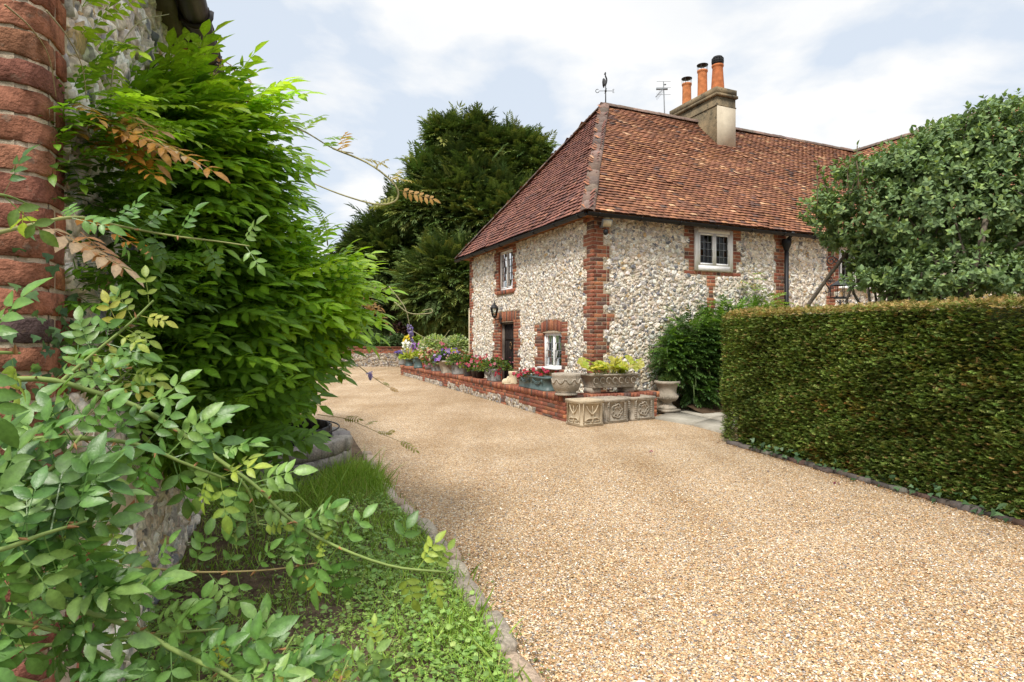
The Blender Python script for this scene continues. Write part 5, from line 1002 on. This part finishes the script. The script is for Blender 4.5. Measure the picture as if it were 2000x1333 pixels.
shoot([(760,560,4.8),(790,600,4.8),(800,635,4.8)], .005, (.4,.34,.2)); shoot([(770,590,4.8),(800,612,4.8),(840,612,4.8),(842,604,4.8),(825,607,4.8)], .005, (.4,.36,.2)); shoot([(795,640,4.8),(830,660,4.8),(860,665,4.8),(878,645,4.8)], .004, (.35,.33,.15))
shoot([(620,810,5.0),(680,820,5.2),(750,850,5.4),(800,870,5.5)], .004, (.3,.24,.1), fr=(.3,.5,.6,.7,.85), cols=GB, fs=(.10,.18)); shoot([(700,715,5.0),(740,745,5.2),(775,765,5.3)], .004, (.3,.24,.1), fr=(.4,.6,.8), cols=GB, fs=(.07,.11))
shoot([(90,20,1.6),(130,70,1.65),(160,130,1.75),(170,200,1.8)], .0022, (.36,.30,.16)); shoot([(215,230,2.0),(225,120,2.1),(270,45,2.3),(330,28,2.7)], .003, (.25,.24,.1)); shoot([(10,10,1.3),(60,55,1.4),(95,110,1.5),(110,190,1.6)], .0022, (.36,.30,.16)); shoot([(640,480,4.9),(637,450,4.9),(630,430,4.9)], .006, (.1,.09,.06), fr=(.5,.8), cols=GN, fs=(.1,.14))
fm2.build('young_foliage', M['leaf'], wi); m = MB()
for px, py, Y, n, L_ in ((801,640,4.8,70,.11), (722,728,5.1,36,.06)):
    m = MB(); c = at(px, py, Y); q = rng.random(n); p = c+A([.15,0,-1])*(q*L_)[:,None]+rdir(n)*(.022*(1.1-q))[:,None]; scatter(m, FLOW, p, unit(rdir(n)), unit(rdir(n)+A([0,-1,0])), rng.uniform(.009, .015, n), pick([(.42,.34,.62), (.55,.48,.72), (.30,.22,.52)], [2,2,1], n)); m.build('flower_raceme', M['petal'], wi)
m = MB(); limbs(m, wb, [at(590,590,5.1), at(520,735,5.1), at(430,370,4.4), at(400,290,4.2), at(450,520,4.6), at(640,680,5.2), at(300,400,3.1), at(310,560,3.1)], .07, (.13,.10,.075), 9); m.build('stem', M['bark'], wi)
# ------------------------------------------------------------------ verge, kerb, raised bed
def wallx(Y): return -.37*Y-.636
vg = MB(); Ys = np.linspace(.3, 9.5, 70); K = 16; V = []
for Y in Ys:
    for j in range(K+1):
        t = j/K; x = kerbx(min(Y, 7.4))-.02+(0 if Y < 7.4 else -.37*(Y-7.4)); X = x+(wallx(Y)-.15-x)*t; V.append((X, Y, .035+.07*t**.6+.018*wob(X, Y, 0*Y, 4., 15)))
ii = A([(i*(K+1)+j, i*(K+1)+j+1, (i+1)*(K+1)+j+1, (i+1)*(K+1)+j) for i in range(69) for j in range(K)]); vg.add(V, [ii], (.135,.095,.062)); tag(vg.build('verge_soil', M['soil'], base=(0,0,0)), None, kind='structure')
def vz(X, Y): t = np.clip((X-kerbx(Y)+.02)/(wallx(Y)-.15-kerbx(Y)), 0, 1); return .035+.07*t**.6+.018*wob(X, Y, 0*Y, 4., 15)
kb = MB(); Y = .5
while Y < 7.2:
    l_ = rng.uniform(.18, .40); c = A([kerbx(Y+l_/2)+.02+rng.normal(0, .018), Y+l_/2, .012+rng.normal(0, .008)]); d = unit(A([kerbx(Y+l_)-kerbx(Y)+rng.normal(0, .02), l_, rng.normal(0, .01)])); x_ = unit(np.cross(d, Zv)); z_ = np.cross(x_, d)
    B = (ico()[0]*A([1,1,1])); s_ = np.sign(B)*np.abs(B)**.5; s_ = s_+rng.normal(0, .06, s_.shape); kb.add(c+(s_*A([.062, l_*.52, .058])*1.0)@np.stack([x_, d, z_]), [ico()[1]], pick([(.36,.27,.20), (.30,.25,.20), (.42,.35,.27), (.25,.20,.165)], [3,3,2,1], 1, .1)[0]); Y += l_*.98+rng.uniform(0, .035)
tag(kb.build('kerb', M['flint'], base=(0,0,0)), None, kind='structure')
# small creeping plants and grass of the verge
def vpts(n, y0=1.9, y1=6.6, dens=None):
    Y = y0+(y1-y0)*rng.random(n)**1.25; t = rng.random(n); X = kerbx(Y)-.03+(wallx(Y)+.02-kerbx(Y))*t; m = dens(X, Y, t)
    return X[m], Y[m]
cov = lambda X, Y, t: rng.random(len(X)) < np.clip(.55+.95*wob(X, Y, 0*X, 3.1, 22)+.35*(t < .35)-.5*np.clip(t-.5, 0, 1), .03, 1)
CLO = merge([xf((DIA[0]*A([1.25,1,1]), DIA[1], DIA[2]), A([np.cos(a), np.sin(a), .12]), A([0,0,1.]), A([0,0,0]), (.5,.5,.5)) for a in (0, 2.09, 4.19)])
gc = MB(); X, Y = vpts(40000, dens=cov); n = len(X); p = np.stack([X, Y, vz(X, Y)+rng.uniform(.004, .05, n)], -1)
scatter(gc, CLO, p, unit(rdir(n)*A([1,1,.1])), unit(rdir(n)*.5+A([0,-.15,1])), rng.uniform(.011, .025, n), pick([(.24,.39,.07), (.30,.46,.085), (.18,.31,.06), (.36,.50,.12)], [4,3,3,1.5], n, .15))
X, Y = vpts(5200, dens=cov); n = len(X); p = np.stack([X, Y, vz(X, Y)+rng.uniform(.01, .06, n)], -1); scatter(gc, LEAF3, p, unit(rdir(n)*A([1,1,.2])+A([0,0,.25])), unit(rdir(n)*.5+A([0,-.2,1])), rng.uniform(.018, .042, n), pick([(.23,.36,.09), (.18,.30,.08), (.30,.43,.12)], [3,3,1], n, .15))
tag(gc.build('groundcover', M['leafdull'], base=(0,0,0)), 'low creeping clover like weeds spread over the verge', 'ground cover', kind='stuff')
gr = MB()
def blades(X, Y, h, lean=.5, cols=((.23,.37,.05), (.18,.31,.04), (.31,.42,.08), (.38,.37,.13)), pr=(4,3,2,.6), w_=.09):
    n = len(X); p = np.stack([X, Y, vz(X, Y)-.004], -1); d = unit(rdir(n)*A([1,1,.15])*lean+A([0,0,1.])); nn = unit(np.cross(d, rdir(n)))
    hh = h*np.exp(rng.normal(0, .3, n)); scatter(gr, BLADE, p, d, nn, np.stack([hh*w_, hh, hh], -1), pick(cols, pr, n, .15))
X, Y = vpts(22000, dens=lambda X, Y, t: rng.random(len(X)) < np.clip(.30+.8*wob(X, Y, 0*X, 2.4, 31)+.3*(t < .15), .02, 1)); blades(X, Y, .055, .7)
X, Y = vpts(14000, 1.9, 4.6, dens=lambda X, Y, t: rng.random(len(X)) < np.clip(.75-1.6*t+.5*wob(X, Y, 0*X, 3., 51), .0, 1)); blades(X, Y, .07, .75, cols=((.28,.44,.06), (.22,.37,.05), (.36,.47,.10)), pr=(3,3,2), w_=.06)
n = 6500; a = rng.uniform(0, 6.28, n); r_ = np.abs(rng.normal(0, .26, n)); X, Y = -1.52+r_*np.cos(a)*.9, 5.55+r_*np.sin(a)*1.5; m = X < kerbx(Y)+.08; blades(X[m], Y[m], .16, .85, w_=.035)
n = 1500; X, Y = -1.9+rng.normal(0, .25, n), 4.95+rng.normal(0, .2, n); blades(X, Y, .16, .8, w_=.04)
n = 420; Y = rng.uniform(1.9, 6.5, n); X = kerbx(Y)+rng.normal(-.03, .05, n); blades(X, Y, .09, .8)
tag(gr.build('grass', M['leafdull'], base=(0,0,0)), 'short grass on the verge with a taller tuft by the round stone bed', 'grass', kind='stuff')
# round raised bed under the creeper
BC = A([-2.62, 6.0, 0.]); bd = empty('raised_bed', BC, 'round raised bed of old grey stones under the wisteria', 'raised bed'); m = MB(); RB = .97
for row in range(3):
    a = -2.6+row*.13
    while a < 1.6:
        w_ = rng.uniform(.16, .34); aa = a+w_/2; o_ = A([np.cos(aa), np.sin(aa), 0]); B = ico()[0]; s_ = np.sign(B)*np.abs(B)**.25+rng.normal(0, .03, B.shape); hh = .135
        m.add(BC+o_*(RB-.08+rng.normal(0, .012))+Zv*(.06+hh*row+.05)+(s_*A([w_*RB*.53, .10, hh*.515]))@np.stack([A([-o_[1], o_[0], 0]), o_, Zv]), [ico()[1]], pick([(.24,.215,.19), (.21,.19,.17), (.27,.245,.21)], [3,2,2], 1, .06)[0]); a += w_*1.02
m.lathe(BC, [(RB-.20,0),(RB-.07,0),(RB-.07,.40),(RB-.20,.40)], 40, (.16,.14,.12), cap=False); m.build('stone_ring', M['flint'], bd); m = MB(); m.lathe(BC, [(0,.36),(RB-.1,.36)], 30, (.05,.035,.025), cap=False); m.build('soil', M['soil'], bd)
m = MB()
for k in range(15):
    a = -2.5+k*.27; o_ = A([np.cos(a), np.sin(a), 0]); m.box(BC+o_*(RB-.19)+Zv*.47, [A([-o_[1], o_[0], 0]), o_, Zv], (.235, .018, .15))
for z in (.44, .52): m.tube([BC+A([np.cos(a), np.sin(a), 0])*(RB-.10)+Zv*z for a in np.linspace(-2.5, 1.3, 30)], .008, 5)
m.build('edging_boards', M['black'], bd)
# ------------------------------------------------------------------ rose growing in front of the outbuilding
def rose_leaf(r, pairs=2):
    lf = leaf_t(11, .245, .26, .2, serr=.045, vein=.07); ps = [(A([(-.012,0,0),(.012,0,0),(.008,1,-.1),(-.008,1,-.1)], float), [A([(0,1,2,3)])], A([.9]*4))]
    for k in range(pairs):
        y = .38+.42*k/max(1, pairs-1)
        for sg in (-1, 1): ps.append(xf(lf, A([sg, .45+r.normal(0,.1), -.12+r.normal(0,.12)]), A([sg*r.normal(-.15,.12), r.normal(0,.12), 1]), A([0,y,-.1*y*y]), (r.uniform(.34,.44),)*3))
    ps.append(xf(lf, A([r.normal(0,.1), 1, -.28]), A([0,.2,1]), A([0,.95,-.1]), (.52,)*3)); return merge(ps)
RL3 = [rose_leaf(np.random.default_rng(k), p_) for k, p_ in enumerate((2, 2, 3, 3, 2, 3))]
RC = [(.098,.205,.042), (.13,.25,.052), (.072,.162,.034), (.18,.30,.07)]; RY = [(.36,.44,.07), (.30,.40,.07), (.44,.46,.09), (.26,.36,.06)]
rb = A([-.9, 1.15, .05]); rose = empty('rose_bush', rb, 'rambling rose with long arching canes and pale green leaves reaching over the verge', 'rose'); cm_, lf_, yf_ = MB(), MB(), MB()
def cane(pts, r0, nl, fr0=.05, fr1=1., ls=(.085, .125), young=.07, col=(.20,.27,.07), side=0):
    cm_ = MB()
    P = smooth_path([at(*q) for q in pts], 40); cm_.tube(P, np.linspace(r0, r0*.4, 40), 8, col); q = np.sort(rng.uniform(fr0, fr1, nl))*39; qi = q.astype(int); T = unit(np.gradient(P, axis=0))[qi]
    sd = A([(-1)**j for j in range(nl)])[:,None]; o_ = unit(np.cross(T, A([0,-1.,0])))*sd; d = unit(T*.55+o_*.9+A([0,-.15,.12])+rdir(nl)*.35); nn = unit(A([0,-.75,.75])+rdir(nl)*.45)
    s_ = rng.uniform(*ls, nl)*.68; yg = (q/39 > 1-young)|(rng.random(nl) < .012)
    for msk, mb, cs, k_ in ((~yg, lf_, RC, 1.), (yg, yf_, RY, .8)):
        if msk.any(): multi(mb, RL3, P[qi][msk], d[msk], nn[msk], s_[msk]*k_, pick(cs, [1]*4, msk.sum(), .12))
    for k in range(nl//2):                    # thorns
        b = P[rng.integers(2, 38)]; cm_.tube([b, b+rdir(1)[0]*.012], [.003, .0006], 4, (.33,.17,.07), cap=False)
    cm_.build('cane', M['stem'], rose)
cane([(-160,760,.95),(66,740,1.0),(180,765,1.05),(281,801,1.08),(390,871,1.10),(430,900,1.1),(500,950,1.1),(560,1010,1.1),(640,1060,1.1),(760,1105,1.1),(870,1118,1.1)], .005, 30, .12)
cane([(281,801,1.08),(370,857,1.12),(453,922,1.15),(488,965,1.16),(505,1030,1.17)], .004, 12)
cane([(-160,1050,.72),(0,1100,.74),(80,1165,.76),(170,1195,.78),(261,1227,.8),(348,1274,.8),(453,1325,.8),(520,1380,.8)], .0055, 30, .1, ls=(.09,.13))
cane([(-120,890,.85),(0,863,.88),(156,856,.92),(273,870,.95),(360,905,.98),(440,935,1.)], .005, 22, .15)
cane([(60,800,1.1),(129,737,1.15),(190,685,1.18),(257,629,1.2),(300,587,1.22)], .0045, 14, .2, young=.4)
cane([(180,790,1.15),(203,766,1.18),(235,740,1.2),(261,715,1.2)], .0035, 7, .3, young=.6)
cane([(-60,470,.9),(60,440,1.0),(150,425,1.1),(234,442,1.2),(331,460,1.25),(433,473,1.3),(487,481,1.3)], .0035, 13, .3, ls=(.08,.1), young=.0, col=(.26,.27,.09))
cane([(-140,1040,.7),(0,995,.75),(47,962,.78),(120,897,.8),(160,850,.82)], .005, 14, .2)
cane([(60,1130,1.0),(127,1120,1.0),(283,1111,1.02),(380,1118,1.05),(518,1114,1.08),(620,1100,1.1)], .003, 14, .3, ls=(.07,.10), col=(.26,.20,.08))
cane([(500,1400,.95),(525,1320,.97),(545,1290,.98),(575,1240,1.)], .004, 9, .2, young=.0); cane([(630,1420,1.1),(660,1340,1.1),(680,1290,1.12)], .004, 8, .2, ls=(.07,.1))
cane([(700,1450,1.5),(690,1330,1.5),(740,1270,1.5)], .004, 8, .2, ls=(.09,.12)); cane([(330,1400,.9),(420,1320,.92),(470,1260,.95)], .004, 6, .2)
for k in range(10):
    y0 = 900+46*k+rng.uniform(-20, 20); Y0 = rng.uniform(.62, .95); l_ = rng.uniform(.7, 1.1)*np.interp(y0, [650, 900, 1100, 1300], [120, 150, 200, 420]); a = rng.uniform(-.55, .5)
    cane([(-170, y0+rng.uniform(-40,60), Y0), (-30, y0, Y0), (l_*.5, y0+a*l_*.4, Y0+.05), (l_, y0+a*l_+25, Y0+.1)], .004, 13, .15, ls=(.075,.12), young=.06)
cane([(-140,700,.6),(-20,690,.61),(40,690,.63)], .003, 3, .3, ls=(.09,.11), young=.5); cane([(-140,400,.8),(-10,380,.85),(60,400,.9)], .003, 3, .3, young=.2)
lf_.build('leaves', M['roseleaf'], rose); yf_.build('young_leaves', M['leaf'], rose)
iv = MB(); n = 150; u = rng.uniform(-.16, .35, n); z = 1.4+rng.normal(0, .14, n)*1.0-.02; z = np.where(rng.random(n) < .35, rng.uniform(.95, 1.35, n), z); p = C0+np.where(u < 0, -u, 0)[:,None]*EU+np.where(u > 0, u, 0)[:,None]*WD+(EN*.3+WN*.8)*.018+Zv*z[:,None]
scatter(iv, IVY, p, unit(rdir(n)*.6+A([0,0,-.8])), unit(EN*.6+WN*.6+rdir(n)*.35), rng.uniform(.018, .036, n), pick([(.08,.17,.06), (.12,.22,.08), (.055,.12,.05)], [2,2,2], n)); tag(iv.build('ivy', M['leaf'], base=C0), 'small leaved ivy clinging to the rounded brick corner', 'ivy')
# ------------------------------------------------------------------ plants beyond the low wall
def bush(name, label, px, py0, py1, Y, w_px, n, ls, cols, flc=None, nf=0, fs=.05, lit=None):
    c = at(px, (py0+py1)/2, Y); rz = (py1-py0)/2*Y/F; rx = w_px/2*Y/F; b = A([c[0], c[1], 0.]); e = empty(name, b, label, 'plant', 'border plants beyond the low wall'); m = MB(); p, o_ = shell(c, (rx, rx*.8, rz*1.05), n, .3)
    scatter(m, LEAF3, p, unit(o_+rdir(n)*.7), unit(A([0,-.3,1.])+o_*.4+rdir(n)*.5), ls*np.exp(rng.normal(0, .25, n)), pick(cols, [1]*len(cols), n, .16)); m.build('foliage', M['leaf'], e)
    m = MB(); limbs(m, b, [c+rdir(1)[0]*A([rx, rx, rz])*.5 for _ in range(4)], .025, (.14,.11,.07), 3); m.build('stems', M['bark'], e)
    if nf: flw(e, c, (rx, rx*.8, rz), nf, fs, flc)
PALE = [(.30,.38,.16), (.42,.46,.24), (.20,.30,.10), (.48,.50,.30)]
bush('garden_shrub', 'pale variegated shrub against the cottage end', 893, 657, 712, 22.5, 62, 1900, .10, PALE+GREEN[:1])
bush('garden_shrub', 'pale variegated shrub with loose shoots behind the orange flowers', 848, 656, 705, 23.2, 62, 1700, .10, PALE+[(.24,.32,.06)])
bush('garden_shrub', 'dark rounded green shrub above the far brick wall', 778, 654, 688, 34.5, 42, 900, .14, [(.06,.10,.04), (.09,.15,.05), (.12,.18,.07)])
bush('garden_shrub', 'purple leaved feathery shrub rising behind the far wall', 779, 632, 662, 35.5, 30, 420, .16, [(.10,.05,.05), (.14,.08,.05), (.08,.06,.03)])
bush('yellow_flower', 'clump of bright yellow flowers near the far wall', 799, 656, 690, 30, 20, 420, .12, [(.20,.28,.05)], [(.75,.55,.02), (.80,.62,.05)], 90, .10)
bush('garden_shrub', 'fresh lime green shrub next to the yellow flowers', 815, 657, 690, 30, 24, 600, .12, [(.24,.34,.04), (.18,.27,.04)])
bush('phlox', 'magenta phlox flowers standing above the blue green planter', 826, 666, 704, 25.5, 16, 260, .09, GREEN, [(.55,.08,.48), (.62,.16,.50)], 42, .09)
bush('phlox', 'violet phlox flowers behind the teal trough', 812, 671, 706, 26, 20, 300, .09, GREEN, [(.30,.12,.42), (.36,.18,.50)], 40, .08)
bush('lily', 'white lilies behind the violet pot at the wall end', 795, 670, 706, 27, 18, 240, .11, [(.26,.30,.07), (.32,.33,.08)], [(.80,.79,.74)], 16, .15)
bush('nasturtium', 'tall leafy plant with two orange flowers behind the mossy pot', 840, 672, 714, 24.5, 34, 700, .09, [(.20,.30,.07), (.26,.34,.10), (.14,.22,.06)], [(.80,.16,.03)], 7, .13)
bush('garden_shrub', 'pink flowered plant between the orange flowers and lime plant', 866, 668, 712, 22, 22, 420, .08, [(.18,.28,.05)], [(.62,.14,.22)], 12, .07)
bush('garden_shrub', 'green shrub along the top of the far wall', 735, 655, 690, 34.6, 60, 900, .15, [(.09,.17,.04), (.13,.22,.05), (.06,.11,.03)])
sb = at(884, 660, 38); sb[2] = 0; e = empty('garden_shed', sb, 'weathered grey timber shed roof under the dark yew', 'shed'); m = MB(); m.box(sb+Zv*.7, I3, (1.6, 1.6, 1.4)); m.build('wall', M['oldwood'], e); m = MB()
for k in range(4): m.box(sb+A([0, -.85+.2*k, 1.42+.19*k]), [A([1.,0,0]), unit(A([0,1.,.95])), unit(A([0,-.95,1.]))], (1.9, .32, .03))
m.build('roof', M['oldwood'], e)
ps = MB(); q = hp(.06, LEN+.10, 0); ps.tube([q, q+Zv*2.35], .055, 10); ps.lathe(q+Zv*2.33, [(.06,0),(.06,.03),(0,.05)], 10); tag(ps.build('post', M['creamstone'], base=q), 'pale post beside the far corner of the cottage', 'post')
# wrought iron lantern stand behind the hedge
lb = at(1641, 600, 9.6); lb[2] = 0; s_ = 9.6/F; e = empty('iron_lantern', lb, 'wrought iron lantern on a post with scroll bracket behind the hedge', 'lantern'); z0 = lambda py: H-(py-CY)*s_
m = MB(); m.tube([lb, lb+Zv*z0(586)], .013, 6); m.tube([lb+A([-.10,0,z0(583)]), lb+A([.10,0,z0(583)])], .012, 6)
for x in (-.055, .055): m.lathe(lb+A([x,0,z0(580)]), [(0,-.02),(.016,-.01),(.016,.01),(0,.02)], 8); m.tube([lb+A([x*1.2,0,z0(586)]), lb+Zv*z0(594)], .007, 5)
m.build('post', M['iron'], e); m = MB(); w_ = .11
for x in (-w_, 0, w_):
    for y in (-.08, .08): m.tube([lb+A([x,y,z0(581)]), lb+A([x,y,z0(558)])], .006, 4)
for z in (z0(581), z0(558)):
    for y in (-.08, .08): m.tube([lb+A([-w_,y,z]), lb+A([w_,y,z])], .006, 4)
    for x in (-w_, w_): m.tube([lb+A([x,-.08,z]), lb+A([x,.08,z])], .006, 4)
m.add([lb+A([x,y,z0(558)]) for x, y in ((-w_-.02,-.1),(w_+.02,-.1),(w_+.02,.1),(-w_-.02,.1))]+[lb+Zv*z0(545)], [A([(0,1,4),(1,2,4),(2,3,4),(3,0,4)])]); m.build('cage', M['iron'], e); m = MB()
def spiral(c, r_, t0, tn, sgn=1, n=36): t = np.linspace(0, 1, n); return [c+A([np.cos(t0+sgn*tn*q)*r_*(1-.86*q), 0, np.sin(t0+sgn*tn*q)*r_*(1-.86*q)]) for q in t]
px_ = lambda x, y: at(x, y, 9.6)
m.tube(smooth_path([px_(1641,560), px_(1640,530), px_(1641,505)], 8), .008, 5); m.tube(smooth_path([px_(1637,512), px_(1625,530), px_(1615,545), px_(1613,555), px_(1619,563), px_(1621,569), px_(1615,572), px_(1612,568)], 30), .009, 6)
m.tube(spiral(px_(1623,510), .085, .2, 9.5), .009, 6); m.tube(spiral(px_(1632,510), .055, 2.9, 8, -1), .008, 6); m.tube(spiral(px_(1622,545), .045, 3., 8), .007, 6); m.tube(spiral(px_(1619,552), .035, 1.5, 8, -1), .007, 6); m.tube(spiral(px_(1618,526), .05, -1.2, 6), .007, 6); m.build('scroll', M['iron'], e)
pt = MB()
for px, py in ((1632, 947), (1272, 884)):
    c = gp(px, py); scatter(pt, FLOW, np.repeat(c[None], 3, 0)+rng.normal(0, .012, (3,3))*A([1,1,0])+A([0,0,.014]), unit(rdir(3)), unit(rdir(3)*.4+A([0,0,1.])), A([.02]*3), pick([(.30,.01,.10)], [1], 3))
tag(pt.build('fallen_petals', M['petal']), 'fallen crimson petals lying on the gravel', 'petals', kind='stuff')

# litter at the foot of the hedge, and loose stones on top of the drive
lt = MB(); n = 2600; a = rng.uniform(-.2, 6, n); p = HA+HD_*a[:,None]+HN*(.02+np.abs(rng.normal(0, .13, n)))[:,None]; p[:, 2] = .012
scatter(lt, DIA, p, unit(rdir(n)*A([1,1,.1])), unit(rdir(n)*.4+Zv), rng.uniform(.010, .024, n), pick([(.24,.12,.045), (.17,.09,.04), (.30,.18,.07)], [3,2,1], n)); 
n = 500; u = rng.uniform(0, WLn, n); p = WA+WU*u[:,None]+WNn*(.02+np.abs(rng.normal(0, .07, n)))[:,None]; p[:, 2] = .012; scatter(lt, DIA, p, unit(rdir(n)*A([1,1,.1])), unit(rdir(n)*.4+Zv), rng.uniform(.012, .03, n), pick([(.20,.12,.06), (.12,.12,.04), (.16,.20,.06)], [2,2,1], n))
n = 700; Y = rng.uniform(2, 7, n); p = np.stack([kerbx(Y)+.10+np.abs(rng.normal(0, .06, n)), Y, 0*Y+.012], -1); scatter(lt, DIA, p, unit(rdir(n)*A([1,1,.1])), unit(rdir(n)*.4+Zv), rng.uniform(.010, .026, n), pick([(.22,.13,.06), (.15,.10,.05), (.18,.24,.06)], [2,2,1.4], n))
tag(lt.build('fallen_leaves', M['leafdull'], base=(0,0,0)), 'brown clippings and small dead leaves along the edges of the drive', 'leaf litter', kind='stuff')
PV = A([(1,0,0),(.4,.9,-.1),(-.6,.8,.1),(-1,-.1,0),(-.5,-.85,0),(.6,-.8,.1),(.15,.1,1.),(0,0,-.6)]); PF = A([(0,1,6),(1,2,6),(2,3,6),(3,4,6),(4,5,6),(5,0,6)])
n = 150000; Y = 2.0+5.2*rng.random(n)**1.35; X = kerbx(Y)+.05+rng.random(n)*(np.minimum(.87*Y+.2, HA[0]+(HA[1]-Y)*.2515-.02)-kerbx(Y)-.05); keep = rng.random(n) < np.clip((7.4-Y)/3.2, 0, 1); X, Y = X[keep], Y[keep]; n = len(X)
sz = .0045*np.exp(rng.normal(0, .28, n)); B = basis(unit(rdir(n)*A([1,1,.25])), unit(rdir(n)*.35+Zv))*(sz[:,None]*np.stack([rng.uniform(.7,1.,n), rng.uniform(.9,1.45,n), rng.uniform(.45,.75,n)], -1))[:, None, :]
gv = MB(); gv.inst(PV, [PF], B, np.stack([X, Y, sz*.35], -1), pick([(.58,.385,.20), (.66,.49,.305), (.45,.275,.135), (.74,.625,.475), (.80,.75,.66), (.32,.29,.265), (.14,.115,.105), (.40,.205,.095)], [5,4,5,2.4,1.0,1.8,1.2,1.6], n, .1))
tag(gv.build('gravel', M['pebble'], smooth=True, base=(0,0,0)), 'loose tan and cream gravel stones lying on the drive', 'gravel', kind='stuff')
tl = MB(); n = 5000; x = rng.uniform(-75, -9, n); z = rng.random(n)**.8; hh = 6.5+2.2*wob(x, 0*x, 0*x, .22, 61); p = np.stack([x, 62+rng.normal(0, 1.8, n), z*hh], -1); multi(tl, YT, p, unit(rdir(n)*A([1,1,.5])+A([0,-.4,.5])), unit(rdir(n)*.4+Zv), rng.uniform(1.1, 2.2, n), pick([(.07,.10,.03), (.10,.14,.04)], [1,1], n, .2))
tag(tl.build('treeline', M['needle']), 'distant line of trees beyond the end of the drive', 'trees', kind='stuff')
